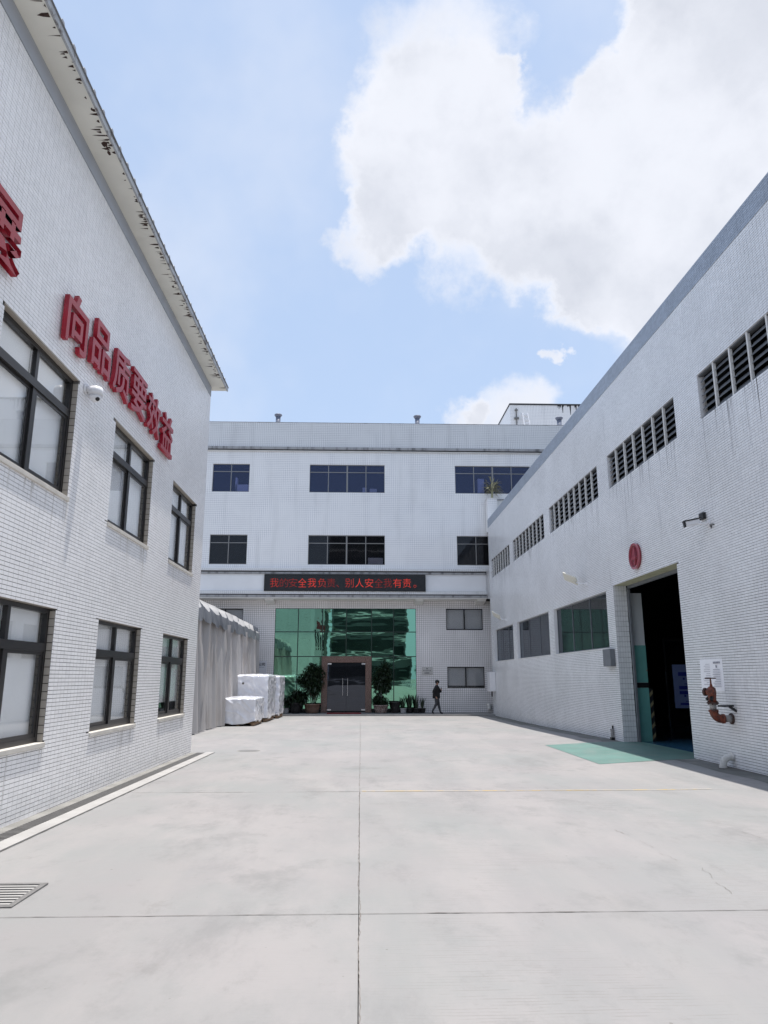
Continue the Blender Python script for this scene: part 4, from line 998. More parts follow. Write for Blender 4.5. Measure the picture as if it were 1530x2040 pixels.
# notice sheet on the right wall
NT_ = thing('paper_notice', (XR-.01, 13.72, 1.21), 'white paper notice taped to the tiled wall above the fire hydrant', 'notice')
m = MB()
for i in range(6):
    for j in range(4):
        ya, yb = 13.30+.87*i/6, 13.30+.87*(i+1)/6; za, zb = 1.215+.585*j/4, 1.215+.585*(j+1)/4
        q = lambda y, z: (XR-.013-.008*math.sin((y-13.3)*5+z*3), y, z)
        m.face([q(ya, za), q(yb, za), q(yb, zb), q(ya, zb)])
o = m.build('sheet', MT['paper'], NT_); sd = o.modifiers.new('thick', 'SOLIDIFY'); sd.thickness = .003; sd.offset = 0
m = MB(); rr = random.Random(5)
for k in range(5): m.box(XR-.0255, XR-.0245, 13.36+k*.055, 13.395+k*.055, 1.71, 1.745)
m.box(XR-.0255, XR-.0245, 13.49, 13.53, 1.635, 1.68)
for k in range(11):
    z = 1.60-k*.031; m.box(XR-.0255, XR-.0245, 13.38, 13.38+rr.uniform(.18, .3), z, z+.007)
for k in range(12):
    z = 1.70-k*.034; m.box(XR-.0255, XR-.0245, 13.76, 13.76+rr.uniform(.15, .33), z, z+.006)
m.build('print', MT['ink'], NT_)
# boards hung inside the doorway
BB = thing('notice_board', (9.1, 19.8, .62), 'pale blue notice board with dark blue header bars inside the doorway', 'notice board')
m = MB(); m.box(8.42, 9.8, 19.75, 19.8, .66, 1.80); bevel_build(m, 'panel', MT['blueboard'], BB, .01)
m = MB()
for z0, z1 in ((1.50, 1.60), (1.15, 1.24), (1.02, 1.11), (.74, .80)): m.box(8.55, 9.7, 19.743, 19.748, z0, z1)
for z in (1.40, .95):
    for x in (8.67, 8.78): m.box(x, x+.05, 19.743, 19.748, z, z+.055)
    m.box(8.70, 8.80, 19.743, 19.748, z-.12, z-.10); m.box(8.95, 9.12, 19.743, 19.748, z-.14, z+.06)
m.box(8.85, 9.25, 19.743, 19.748, 1.68, 1.72)
m.build('print', MT['bluedark'], BB)

# ================================================================== WALL FITTINGS
# dome camera on the left wall
DC = thing('dome_camera', (XL+.05, 9.38, 5.1), 'white dome security camera on the left wall under the red characters', 'camera')
m = MB(); m.tube([(XL+.005, 9.30, 5.26), (XL+.03, 9.30, 5.26)], .07, 16); m.tube([(XL+.03, 9.30, 5.26), (XL+.13, 9.33, 5.26)], .045, 12); m.build('bracket', MT['chrome_w'], DC, True)
m = MB(); m.tube([(XL+.13, 9.35, 5.31), (XL+.13, 9.35, 5.295), (XL+.13, 9.35, 5.25), (XL+.13, 9.35, 5.18)], [.03, .085, .098, .098], 20); m.build('housing', MT['chrome_w'], DC, True)
m = MB(); m.tube([(XL+.13, 9.35, 5.178), (XL+.13, 9.35, 5.14), (XL+.13, 9.35, 5.105), (XL+.13, 9.35, 5.09)], [.088, .08, .05, .015], 20); m.build('dome', MT['chrome_w'], DC, True)
m = MB(); m.tube([(XL+.165, 9.32, 5.13), (XL+.185, 9.305, 5.115)], .028, 12); m.build('lens', MT['black'], DC)
# bullet camera on the right wall
BC = thing('bullet_camera', (XR-.2, 13.5, 4.25), 'black and white bullet security camera on the right wall above the notice', 'camera')
m = MB(); m.tube([(XR-.005, 13.25, 4.31), (XR-.03, 13.25, 4.31)], .06, 14); m.tube([(XR-.03, 13.25, 4.31), (XR-.13, 13.28, 4.30), (XR-.18, 13.32, 4.33)], .018, 8); m.build('bracket', MT['chrome_w'], BC)
m = MB(); m.obox((XR-.26, 13.40, 4.345), (-.13, .03, -.02), (.011, .05, 0), (-.008, 0, .05)); bevel_build(m, 'housing', MT['chrome_w'], BC, .02)
m = MB(); m.obox((XR-.27, 13.40, 4.405), (-.16, .035, -.03), (.012, .06, 0), (-.001, 0, .008)); m.obox((XR-.405, 13.43, 4.32), (-.012, .003, -.002), (.011, .052, 0), (-.008, 0, .055)); m.build('sunshield', MT['black'], BC)
m = MB(); m.tube([(XR-.02, 13.2, 4.28), (XR-.03, 13.15, 4.2), (XR-.02, 13.12, 4.27), (XR-.02, 13.05, 4.25)], .01, 6); m.build('cable', MT['black'], BC)
# junction box beside it
m = MB(); m.box(XR-.07, XR-.006, 13.34, 13.52, 4.42, 4.55); jb = bevel_build(m, 'junction_box', MT['black'], BC, .01)
# flat floodlights on arms
def flood(name, y, z, s, label):
    t = thing(name, (XR-.3, y, z-.3*s), label, 'floodlight', 'floodlights on the right wall')
    m = MB(); m.box(XR-.03, XR-.004, y-.10*s-.4*s, y+.06*s-.4*s, z-.28*s, z-.16*s); m.tube([(XR-.02, y-.42*s, z-.2*s), (XR-.16*s, y-.3*s, z-.2*s), (XR-.24*s, y-.2*s, z-.14*s)], .018*s, 8); m.build('arm', MT['chrome_w'], t)
    m = MB(); m.obox((XR-.36*s, y, z), (-.13*s, .22*s, .11*s), (.05*s, .085*s, -.10*s), (.012*s, .005*s, .014*s)); bevel_build(m, 'lamp_head', MT['lamp'], t, .008)
    m = MB(); m.obox((XR-.26*s, y-.12*s, z-.10*s), (-.03*s, .05*s, .03*s), (.02*s, .03*s, -.03*s), (.03*s, .012*s, .03*s)); m.build('driver_box', MT['lamp'], t)
    return t
flood('floodlight', 21.35, 4.34, 1.0, 'cream flat floodlight on an arm nearest the doorway')
flood('floodlight', 33.4, 4.24, 1.0, 'small cream floodlight at the far end of the workshop wall')
# grey box beside the doorway, white box at the far corner
m = MB(); m.box(XR-.14, XR-.008, 18.93, 19.52, 1.74, 2.19); gb = bevel_build(m, 'switch_box', MT['greybox'], None, .012); tag(gb, 'dark grey metal box on the wall beside the doorway', 'electrical box')
WB = thing('meter_box', (XR-.15, 36.45, .75), 'white enamel electrical box on the far end of the workshop wall', 'electrical box')
m = MB(); m.box(XR-.30, XR-.008, 36.05, 36.85, .80, 1.72); bevel_build(m, 'cabinet', MT['chrome_w'], WB, .015)
m = MB(); m.box(XR-.28, XR-.03, 36.038, 36.046, .84, 1.68); m.build('door', MT['chrome_w'], WB)
m = MB(); m.tube([(XR-.15, 36.4, .80), (XR-.15, 36.4, .55)], .03, 8); m.build('conduit', MT['black'], WB)
# pipe elbows at the foot of walls
def elbow(name, x, y, z, d, r, label, mt):
    t = thing(name, (x, y, z-.15), label, 'pipe', 'drain pipe elbows at the wall foot')
    m = MB(); m.tube(arc((x, y, z+.04), (x+d[0]*.2, y+d[1]*.2, z+.05), (x+d[0]*.2, y+d[1]*.2, z-.14), 8), r, 14); m.build('elbow', mt, t, True)
    m = MB(); m.tube([(x+d[0]*.01, y+d[1]*.01, z+.04), (x+d[0]*.05, y+d[1]*.05, z+.042)], r*1.22, 14); m.build('collar', mt, t)
    m = MB(); m.tube([(x+d[0]*.2, y+d[1]*.2, z-.10), (x+d[0]*.2, y+d[1]*.2, z-.155)], r*1.15, 14); m.build('socket', mt, t)
elbow('drain_elbow', XR-.002, 13.25, .05, (-1, 0), .058, 'white plastic drain elbow at the wall foot below the hydrant', MT['pvc'])
elbow('drain_elbow', 6.64, YG-.004, .03, (0, -1), .095, 'fat pale drain elbow in the far corner beneath the white box', MT['pvc'])
m = MB(); m.tube([(XR-.06, 19.42, gz(6.5, 19.4)-.02), (XR-.06, 19.42, .12)], .035, 10); m.tube([(XR-.06, 19.42, .12), (XR-.06, 19.42, .16)], .045, 10)
SP = thing('stub_pipe', (XR-.06, 19.42, -.2), 'short grey stub pipe standing at the wall foot near the doorway', 'pipe')
m.build('pipe', MT['pipegrey'], SP); m = MB(); m.box(XR-.10, XR-.02, 19.36, 19.48, -.13, -.05); m.tube([(XR-.03, 19.44, .0), (XR-.03, 19.44, .24)], .02, 8); m.build('clamp', MT['black'], SP)

# fire brigade inlet: elbow out of the wall, riser, twin capped outlets, hand wheel
FH = thing('fire_hydrant', (XR-.3, 13.12, .6), 'rusty orange wall hydrant with twin capped outlets and hand wheel', 'hydrant')
hx, hy = XR-.33, 13.14
m = MB(); m.tube([(XR+.01, hy, .745), (XR-.17, hy, .745)], .062, 16); m.build('wall_pipe', MT['pipegrey'], FH, True)
m = MB(); m.tube([(XR-.006, hy, .745), (XR-.03, hy, .745)], .095, 16); m.build('wall_flange', MT['rustdark'], FH)
m = MB(); m.tube(arc((XR-.16, hy, .745), (hx, hy, .735), (hx, hy, .90), 8), .072, 16); m.tube([(XR-.15, hy, .745), (XR-.19, hy, .745)], .084, 16); m.tube([(hx, hy, .86), (hx, hy, .90)], .084, 16); m.build('elbow', MT['orange'], FH, True)
m = MB(); m.tube([(hx, hy, .90), (hx, hy, 1.02)], .058, 16); m.build('riser', MT['pipegrey'], FH, True)
m = MB(); m.tube([(hx, hy, 1.005), (hx, hy, 1.03)], .10, 16); m.build('flange', MT['rustdark'], FH)
for k in range(6):
    t = k*math.pi/3; m = MB(); m.tube([(hx+.082*math.cos(t), hy+.082*math.sin(t), .985), (hx+.082*math.cos(t), hy+.082*math.sin(t), 1.05)], .011, 6); m.build('bolt', MT['rustdark'], FH)
m = MB(); m.tube([(hx, hy, 1.03), (hx, hy, 1.08), (hx, hy, 1.2), (hx, hy, 1.27), (hx, hy, 1.30)], [.075, .065, .078, .07, .04], 16); m.build('body', MT['orange'], FH, True)
for s_, dz in ((-1, 0.0), (1, 0.0)):
    dx, dy = (-.62, .78) if s_ < 0 else (-.45, -.62)
    L = math.hypot(dx, dy); dx, dy = dx/L, dy/L
    m = MB(); m.tube([(hx, hy, 1.20), (hx+dx*.10, hy+dy*.10, 1.205)], .05, 12); m.build('outlet', MT['orange'], FH, True)
    m = MB(); m.tube([(hx+dx*.10, hy+dy*.10, 1.205), (hx+dx*.135, hy+dy*.135, 1.205), (hx+dx*.155, hy+dy*.155, 1.205)], [.072, .072, .045], 14); m.build('cap', MT['rustdark'] if s_ < 0 else MT['orange'], FH)
    m = MB(); m.tube([(hx+dx*.06, hy+dy*.06, 1.12), (hx+dx*.105, hy+dy*.105, 1.07)], .028, 10); m.build('drain_valve', MT['black'], FH)
m = MB(); m.tube([(hx, hy, 1.29), (hx, hy, 1.36), (hx, hy, 1.445)], [.03, .014, .012], 8); m.build('stem', MT['orange'], FH)
m = MB(); pts = [(hx+.085*math.cos(t), hy+.085*math.sin(t), 1.445) for t in np.linspace(0, 2*math.pi, 21)]; m.tube(pts, .011, 6); m.tube([(hx-.08, hy, 1.445), (hx+.08, hy, 1.445)], .008, 6); m.tube([(hx, hy-.08, 1.445), (hx, hy+.08, 1.445)], .008, 6); m.build('hand_wheel', MT['rustdark'], FH)
m = MB(); m.box(XR-.31, XR-.03, hy-.16, hy-.13, .955, .985); m.obox((XR-.06, hy-.17, .92), (.06, 0, -.04), (0, .02, 0), (.01, 0, .018)); m.build('bracket', MT['black'], FH)

# ================================================================== ROOFTOP
BK = thing('stair_bulkhead', (14, 50, 14.5), 'white tiled stair hut with black streaked coping on the office roof', 'building')
m = MB(); m.box(9.56, 20, 44.0, 54, 14.5, 18.70); m.build('wall', MT['facade'], BK)
m = MB(); m.box(9.53, 20.05, 43.96, 54.05, 18.702, 18.80); m.build('coping', MT['soot'], BK)
m = MB(); m.tube([(9.95, 43.93, 16.6), (9.95, 43.93, 18.0), (9.95, 43.93, 18.45)], .035, 8); m.box(9.85, 10.05, 43.9, 43.99, 18.3, 18.36); m.box(9.8, 10.1, 43.86, 43.99, 17.72, 17.82); m.build('down_pipe', MT['iron'], BK)
m = MB(); rr = random.Random(9)
for k in range(26):
    x = 12.6+rr.random()**.7*2.2; L = rr.uniform(.1, .75)*(1 if rr.random() < .4 else .4); w = rr.uniform(.015, .06)
    m.face([(x-w, 43.996, 18.70), (x+w, 43.996, 18.70), (x+w*.3, 43.996, 18.70-L), (x-w*.3, 43.996, 18.70-L)])
m.build('rain_streaks', MT['soot'], BK)
m = MB(); m.box(8.6, 20, 38.4, 38.5, 14.9, 15.12); m.build('low_rail', MT['cornice'], BK)
LD = thing('ladder', (10.5, 43.4, 14.5), 'small white ladder leaning against the stair hut on the roof', 'ladder')
m = MB(); a0, a1 = Vector((10.50, 43.1, 14.55)), Vector((10.34, 43.9, 18.12)); b0, b1 = Vector((10.98, 43.1, 14.55)), Vector((10.66, 43.9, 18.12))
for p, q, in ((a0, a1), (b0, b1)):
    m = MB(); dv = (q-p)/2; m.obox((p+q)/2, dv, (.035, 0, 0), (0, .03, 0)); m.build('stile', MT['chrome_w'], LD)
for k in range(12):
    t = (k+.5)/12; p = a0.lerp(a1, t); q = b0.lerp(b1, t); m = MB(); m.obox((p+q)/2, (q-p)/2, (0, .03, 0), (0, 0, .03)); m.build('rung', MT['chrome_w'], LD)
for k, (x, lab) in enumerate(((-4.66, 'blue grey vent pipe with cap on the left part of the office parapet'), (3.07, 'blue grey vent pipe with cap near the middle of the office parapet'), (11.05, 'blue grey vent pipe in front of the roof stair hut'))):
    t = thing('vent_pipe', (x, 38.2, 14.5), lab, 'vent pipe', 'vent pipes on the office roof')
    m = MB(); m.tube([(x, 38.2, 14.5), (x, 38.2, 15.58)], .13, 14); m.build('pipe', MT['duct'], t, True)
    m = MB(); m.tube([(x, 38.2, 15.55), (x, 38.2, 15.66), (x, 38.2, 15.70)], [.15, .22, .20], 14); m.build('cap', MT['duct'], t)

# ================================================================== VEGETATION
def leaf_quads(mb, c, d, L, w, droop=0.15, mi=0):
    d = Vector(d).normalized(); s = d.cross(Vector((0, 0, 1)))
    if s.length < .1: s = Vector((1, 0, 0))
    s.normalize(); c = Vector(c); m_ = c+d*L*.5; e = c+d*L-Vector((0, 0, droop*L))
    n = len(mb.v); mb.v += [tuple(c), tuple(m_+s*w/2), tuple(e), tuple(m_-s*w/2)]; mb.f.append((n, n+1, n+2, n+3)); mb.mi.append(mi)
def rdir(r, up=0.0):
    while True:
        v = Vector((r.uniform(-1, 1), r.uniform(-1, 1), r.uniform(-1, 1)))
        if .05 < v.length < 1: v.normalize(); v.z += up; return v.normalized()
def foliage(name, c, rad, n, L, w, m, parent, seed, shape=(1, 1, 1), up=.1, hollow=.35):
    r = random.Random(seed); mb = MB()
    lumps = [(rdir(r), r.uniform(.25, .55)) for _ in range(9)]
    for _ in range(n):
        if r.random() < .7:
            ld, lr = r.choice(lumps); p = ld*.68 + rdir(r)*lr*r.random()**.4
        else: p = rdir(r)*r.uniform(hollow, .95)
        pos = Vector((c[0]+p.x*rad*shape[0], c[1]+p.y*rad*shape[1], c[2]+p.z*rad*shape[2]))
        leaf_quads(mb, pos, (p*.6+rdir(r, up)), L*r.uniform(.6, 1.25), w*r.uniform(.7, 1.2), r.uniform(0, .5))
    o = mb.build(name, m, parent); return tag(o, kind='stuff')
def pot(c, r0, r1, h, m, parent, rim=True):
    mb = MB(); x, y, z = c
    pr = [(r0*.9, 0), (r0, .02), ((r0+r1)/2*1.04, h*.5), (r1, h*.88), (r1*1.1, h*.9), (r1*1.1, h), (r1*.92, h), (r1*.9, h*.9)]
    mb.tube([(x, y, z+a[1]) for a in pr], [a[0] for a in pr], 18); return mb.build('pot', m, parent, True)
ZP = -.295
# left of the door: tall ficus, dark round shrub, small pots
t = thing('potted_tree', (-2.42, 37.98, ZP), 'dark leafy potted tree taller than the others left of the door', 'potted tree')
pot((-2.42, 37.98, ZP), .30, .40, .46, MT['pot'], t)
for k, (dx, dy) in enumerate(((-.10, 0), (.05, .03), (.16, -.02))):
    m = MB(); m.tube([(-2.42+dx*.4, 37.98+dy, .1), (-2.42+dx*1.4, 37.98+dy, .75), (-2.42+dx*2.2, 37.98+dy*2, 1.55)], [.028, .024, .012], 8); m.build('trunk', MT['bark'], t)
foliage('foliage', (-2.43, 37.98, 1.42), 0.66, 2300, .22, .085, MT['leaf'], t, 11, (1.0, .6, 1.0))
t = thing('potted_shrub', (-3.25, 37.9, ZP), 'dark round potted shrub between the wrapped pallets and the potted tree', 'potted plant')
pot((-3.25, 37.9, ZP), .22, .30, .52, MT['pot_d'], t); foliage('foliage', (-3.22, 37.9, .48), .46, 1500, .16, .07, MT['leaf'], t, 12, (1.15, .7, .8))
m = MB(); m.tube([(-3.25, 37.9, .15), (-3.25, 37.9, .5)], .025, 8); m.build('trunk', MT['bark'], t)
t = thing('potted_fern', (-3.72, 37.95, ZP), 'low potted plant in a pale pot right behind the wrapped pallets', 'potted plant')
pot((-3.72, 37.95, ZP), .11, .15, .26, MT['pot_w'], t); foliage('foliage', (-3.72, 37.95, .22), .30, 240, .16, .05, MT['leaf'], t, 13, (1, .7, .9), .6)
# right of the door
t = thing('potted_topiary', (1.05, 37.98, ZP), 'pot with low green tuft and thin stem under a dark oval crown', 'potted tree')
pot((1.05, 37.98, ZP), .28, .36, .40, MT['pot_l'], t); foliage('ground_foliage', (1.05, 37.98, .26), .42, 1000, .16, .06, MT['leaf'], t, 14, (1.0, .7, .55), .5)
m = MB(); m.tube([(1.05, 37.98, .1), (1.07, 37.98, .8), (1.12, 38.0, 1.35)], [.022, .018, .012], 8); m.build('trunk', MT['ducting'], t)
foliage('crown', (1.15, 38.02, 1.45), .66, 2600, .16, .075, MT['leaf'], t, 15, (.80, .45, 1.15), -.1)
t = thing('tall_dark_pot', (1.78, 38.0, ZP), 'tall dark empty pot standing between patterned pot and spiky plants', 'pot')
pot((1.78, 38.0, ZP), .17, .26, .56, MT['pot_d'], t)
m = MB(); m.tube([(1.78, 38.0, .17), (1.78, 38.0, .22)], .24, 14); m.build('soil', MT['bark'], t)
def spiky(x, y, n, h, seed, label, potm, pr=.15, lm='leaf'):
    t = thing('spiky_plant', (x, y, ZP), label, 'potted plant', 'spiky potted plants by the green glass')
    pot((x, y, ZP), pr, pr*1.25, .24, MT[potm], t); r = random.Random(seed)
    for k in range(n):
        mb = MB(); a = r.uniform(0, 6.28); L = h*r.uniform(.55, 1.05); le = r.uniform(.05, .42); w = r.uniform(.018, .035)
        bx, by = x+math.cos(a)*pr*.5*r.random(), y+math.sin(a)*pr*.5*r.random(); dx, dy = math.cos(a)*le*L, math.sin(a)*le*L*.7; sx, sy = -math.sin(a)*w, math.cos(a)*w+.01
        pts = [(bx, by, -.08), (bx+dx*.35, by+dy*.35, -.08+L*.45), (bx+dx*.8, by+dy*.8, -.08+L*.85), (bx+dx*1.15, by+dy*1.15, -.08+L)]; ws = [.7, 1, .7, .05]
        for i in range(3):
            (x0, y0, z0), (x1, y1, z1) = pts[i], pts[i+1]
            mb.face([(x0-sx*ws[i], y0-sy*ws[i], z0), (x0+sx*ws[i], y0+sy*ws[i], z0), (x1+sx*ws[i+1], y1+sy*ws[i+1], z1), (x1-sx*ws[i+1], y1-sy*ws[i+1], z1)])
        mb.build('leaf', MT[lm], t)
spiky(2.18, 37.95, 16, .62, 21, 'spiky plant in a pale pot beside the tall dark pot', 'pot_w', .13)
spiky(2.52, 38.05, 18, .70, 22, 'spiky plant second from the wall end of the glass', 'pot_d', .15)
spiky(2.86, 37.95, 18, .66, 23, 'spiky plant standing where glass meets tiled wall', 'pot_d', .15)
spiky(3.16, 38.05, 16, .56, 24, 'spiky plant beneath the grey plaque against the tiles', 'pot_d', .13)
# dry plant on the roof pier
t = thing('roof_plant', (6.95, 37.2, 10.7), 'dry yellowish plant growing on the roof pier before the top window', 'plant')
m = MB(); m.tube([(6.92, 37.2, 10.7), (6.94, 37.2, 11.0), (6.96, 37.2, 11.35)], [.06, .05, .04], 8); m.build('trunk', MT['leaf_dry'], t)
r = random.Random(31); mb = MB()
for k in range(80):
    a = r.uniform(0, 6.28); e = r.uniform(-.2, 1.2); z = r.uniform(10.95, 11.5); d = Vector((math.cos(a)*math.cos(e)*1.2, math.sin(a)*.5*math.cos(e), math.sin(e)))
    leaf_quads(mb, (6.95, 37.2, z), d, r.uniform(.3, .75), .05, r.uniform(.0, .5))
    if k % 2: leaf_quads(mb, Vector((6.95, 37.2, z))+d*.3, (d+rdir(r)*.5), r.uniform(.15, .35), .045, .3)
mb.build('fronds', [MT['leaf_dry'], MT['leaf2']], t)

# red door mat
m = MB(); m.box(-1.66, .05, 37.15, 38.25, ZP, ZP+.022); dm = bevel_build(m, 'door_mat', MT['mat_red'], None, .006); tag(dm, 'red carpet mat lying before the glass entrance doors', 'mat')

# ================================================================== TARPAULIN SHELTER
TS = thing('tarpaulin_shelter', (-7, 30, -.3), 'grey tarpaulin shelter with pleated side curtain and ruffled valance', 'shelter')
TX, TY0, TY1 = -5.30, 22.3, 37.2; TZ = 3.85
bays = [TY0+(TY1-TY0)*k/10 for k in range(11)]
ny, nz = 420, 26; v = []; f = []
for i in range(ny+1):
    y = TY0+(TY1-TY0)*i/ny; ph = (y-TY0)/(TY1-TY0)*10
    for j in range(nz+1):
        s = j/nz; z = gz(TX, y)+.03+(TZ-.45-gz(TX, y))*s
        rid = lambda v_: (1-abs(v_))**3
        q = noise.noise(Vector((y*1.25, 0.15*s+4, 1.0)))*.14 + (rid(noise.noise(Vector((y*1.9+.20*s, .05*s, 7.0)))*1.7)-.4)*.20 + (rid(noise.noise(Vector((y*4.4-.25*s, .10*s, 3.0)))*1.7)-.4)*.12
        q += .24*(1-abs(math.sin(math.pi*(ph*2.0+.35*noise.noise(Vector((y*.7, .1*s, 12)))))))**3
        q += .10*abs(math.sin(math.pi*ph))*(1-.5*s)*0.8 + .012*noise.noise(Vector((y*.8, z*1.2, 9)))
        # drawn tight to the hooks at the top
        v.append((TX-.10+.26*(1-s)+q*(.62+.4*s), y, z))
for i in range(ny):
    for j in range(nz): a = i*(nz+1)+j; f.append((a, a+nz+1, a+nz+2, a+1))
me = bpy.data.meshes.new('side_curtain'); me.from_pydata(v, [], f); me.materials.append(MT['tarp']); me.polygons.foreach_set('use_smooth', [True]*len(f)); put('side_curtain', me, (0, 0, 0), TS)
# roof skin sagging between the bows, its edge hanging down as a ruffled valance
v = []; f = []; ny = 330
prof = [(-9.5, .9), (-7.5, .75), (-6.2, .38), (-5.60, .10), (-5.27, .0), (-5.17, -.07), (-5.14, -.22), (-5.13, -.36), (-5.12, -.50)]
for i in range(ny+1):
    y = TY0+(TY1-TY0)*i/ny; ph = (y-TY0)/(TY1-TY0)*10; u = ph-math.floor(ph); bow = math.sin(math.pi*u)
    for k, (x, dz) in enumerate(prof):
        sag = -.34*bow**.7*(1.0 if k < 5 else .9) + .05*noise.noise(Vector((y*2.1, k*.4, 2)))
        out = 0.0
        if k >= 4:
            out = -.06+.16*bow + .05*noise.noise(Vector((y*3.7, k*.3, 5))) + .025*noise.noise(Vector((y*9, k*.5, 8)))
            tw = (u-.5)*.10*bow; out += tw
        zz = TZ+.14+dz+sag + (.05*noise.noise(Vector((y*3, 0, 1))) if k == 8 else 0)
        v.append((x+out, y, zz))
K = len(prof)
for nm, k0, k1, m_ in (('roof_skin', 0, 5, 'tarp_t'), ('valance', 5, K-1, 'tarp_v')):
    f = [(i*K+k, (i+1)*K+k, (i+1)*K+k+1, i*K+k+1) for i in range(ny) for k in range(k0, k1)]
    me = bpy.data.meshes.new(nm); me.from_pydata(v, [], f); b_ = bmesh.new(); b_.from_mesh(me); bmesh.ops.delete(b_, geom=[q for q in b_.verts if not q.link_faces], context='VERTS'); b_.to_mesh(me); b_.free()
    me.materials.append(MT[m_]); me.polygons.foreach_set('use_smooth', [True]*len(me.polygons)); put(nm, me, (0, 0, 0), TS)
for y in bays:
    m = MB(); m.tube([(TX-.08, y, gz(TX, y)-.02), (TX-.08, y, TZ-.05), (-6.2, y, TZ+.42), (-9.5, y, TZ+.95)], .03, 8); m.build('bow', MT['pipegrey'], TS)
m = MB(); m.tube([(TX-.04, TY0, TZ-.42), (TX-.04, TY1, TZ-.42)], .02, 6); m.build('curtain_rail', MT['pipegrey'], TS)
# end curtains
v = []; f = []
for i in range(41):
    x = -9.5+(TX+9.55)*i/40
    for j in range(9):
        z = -.3+(TZ+.25)*j/8; v.append((x, TY1+.05+.08*noise.noise(Vector((x*3, j*.2, 3))), z))
v2 = [(x, y-TY1+TY0-.1, z) for x, y, z in v]
for i in range(40):
    for j in range(8): a = i*9+j; f.append((a, a+9, a+10, a+1))
me = bpy.data.meshes.new('end_curtain'); me.from_pydata(v, [], f); me.materials.append(MT['tarp']); me.polygons.foreach_set('use_smooth', [True]*len(f)); put('end_curtain', me, (0, 0, 0), TS)
me = bpy.data.meshes.new('end_curtain'); me.from_pydata(v2, [], f); me.materials.append(MT['tarp']); put('end_curtain', me, (0, 0, 0), TS)

# ================================================================== WRAPPED PALLETS
def wrapped(name, x0, x1, y0, y1, h, seed, label, hole=False):
    zb = gz((x0+x1)/2, y0); t = thing(name, ((x0+x1)/2, (y0+y1)/2, zb), label, 'wrapped pallet', 'film wrapped pallets beside the shelter')
    # wooden pallet: three bearers, deck boards
    pl = MB()
    for k in range(3):
        xx = x0+.05+(x1-x0-.2)*k/2; b = MB(); b.box(xx, xx+.1, y0+.04, y1-.04, zb, zb+.10); b.build('bearer', MT['wood'], t)
    n = max(4, int((y1-y0)/.22))
    for k in range(n):
        yy = y0+.04+(y1-y0-.18)*k/(n-1); b = MB(); b.box(x0+.04, x1-.04, yy, yy+.10, zb+.102, zb+.125); b.build('plank', MT['wood'], t)
    # the load under film: a rounded box pushed about by noise, with a ragged lower edge
    bm = bmesh.new(); bmesh.ops.create_cube(bm, size=2.0); bmesh.ops.subdivide_edges(bm, edges=bm.edges, cuts=40, use_grid_fill=True)
    cx, cy_, hx_, hy_ = (x0+x1)/2, (y0+y1)/2, (x1-x0)/2, (y1-y0)/2
    for vv in bm.verts:
        p = vv.co.copy(); q = Vector((p.x, p.y, p.z))
        # round the corners
        rr_ = .08; d = Vector((max(0, abs(p.x)-(1-rr_)), max(0, abs(p.y)-(1-rr_)), max(0, abs(p.z)-(1-rr_)) if p.z > 0 else 0)); l = d.length
        if l > rr_:
            s = rr_/l
            for k in range(3):
                if (k < 2 or p.z > 0) and abs(p[k]) > 1-rr_: q[k] = math.copysign(1-rr_+d[k]*s, p[k])
        w = Vector((cx+q.x*hx_, cy_+q.y*hy_, zb+.13+(q.z+1)/2*(h-.13)))
        N = Vector((q.x if abs(p.x) > .98 else 0, q.y if abs(p.y) > .98 else 0, .6 if p.z > .98 else 0))
        a = noise.noise(Vector((w.x*1.6+seed, w.y*1.6, w.z*2.2)))*.03 + noise.noise(Vector((w.x*7, w.y*7+seed, w.z*4+w.y*5)))*.016 + noise.noise(Vector((w.x*12+w.z*3, w.y*12, w.z*2+seed)))*.008 + (1-abs(noise.noise(Vector((w.x*3.2+w.z*3, w.y*3.2+seed, w.z*2.0)))))**6*.03
        w += N*a
        if p.z > .98: w.z += .05*(1-p.x**2)*(1-p.y**2)
        if p.z < -.9: w.z += noise.noise(Vector((w.x*2.5, w.y*2.5, seed)))*.09-.05+.09*max(0, p.x)
        vv.co = w - Vector((cx, cy_, zb))
    me = bpy.data.meshes.new('film_wrap'); bm.to_mesh(me); bm.free(); me.materials.append(MT['film']); me.polygons.foreach_set('use_smooth', [True]*len(me.polygons))
    put('film_wrap', me, (cx, cy_, zb), t)
    if hole:
        m = MB(); m.tube([(x0+.28, y0-.03, zb+h-.33), (x0+.28, y0+.05, zb+h-.33)], .05, 14); m.build('port', MT['pipegrey'], t); m = MB(); m.tube([(x0+.28, y0-.036, zb+h-.33), (x0+.28, y0-.03, zb+h-.33)], .03, 12); m.build('port_hole', MT['black'], t)
wrapped('wrapped_pallet', -5.10, -3.84, 27.65, 30.0, .98, 1, 'low white wrapped pallet nearest the camera')
wrapped('wrapped_pallet', -5.05, -3.76, 30.5, 33.3, 1.86, 5, 'tall white wrapped load with small round port in its front', True)
wrapped('wrapped_pallet', -4.9, -3.66, 33.8, 36.1, 1.86, 9, 'tall wrapped load furthest back beside the green glass')

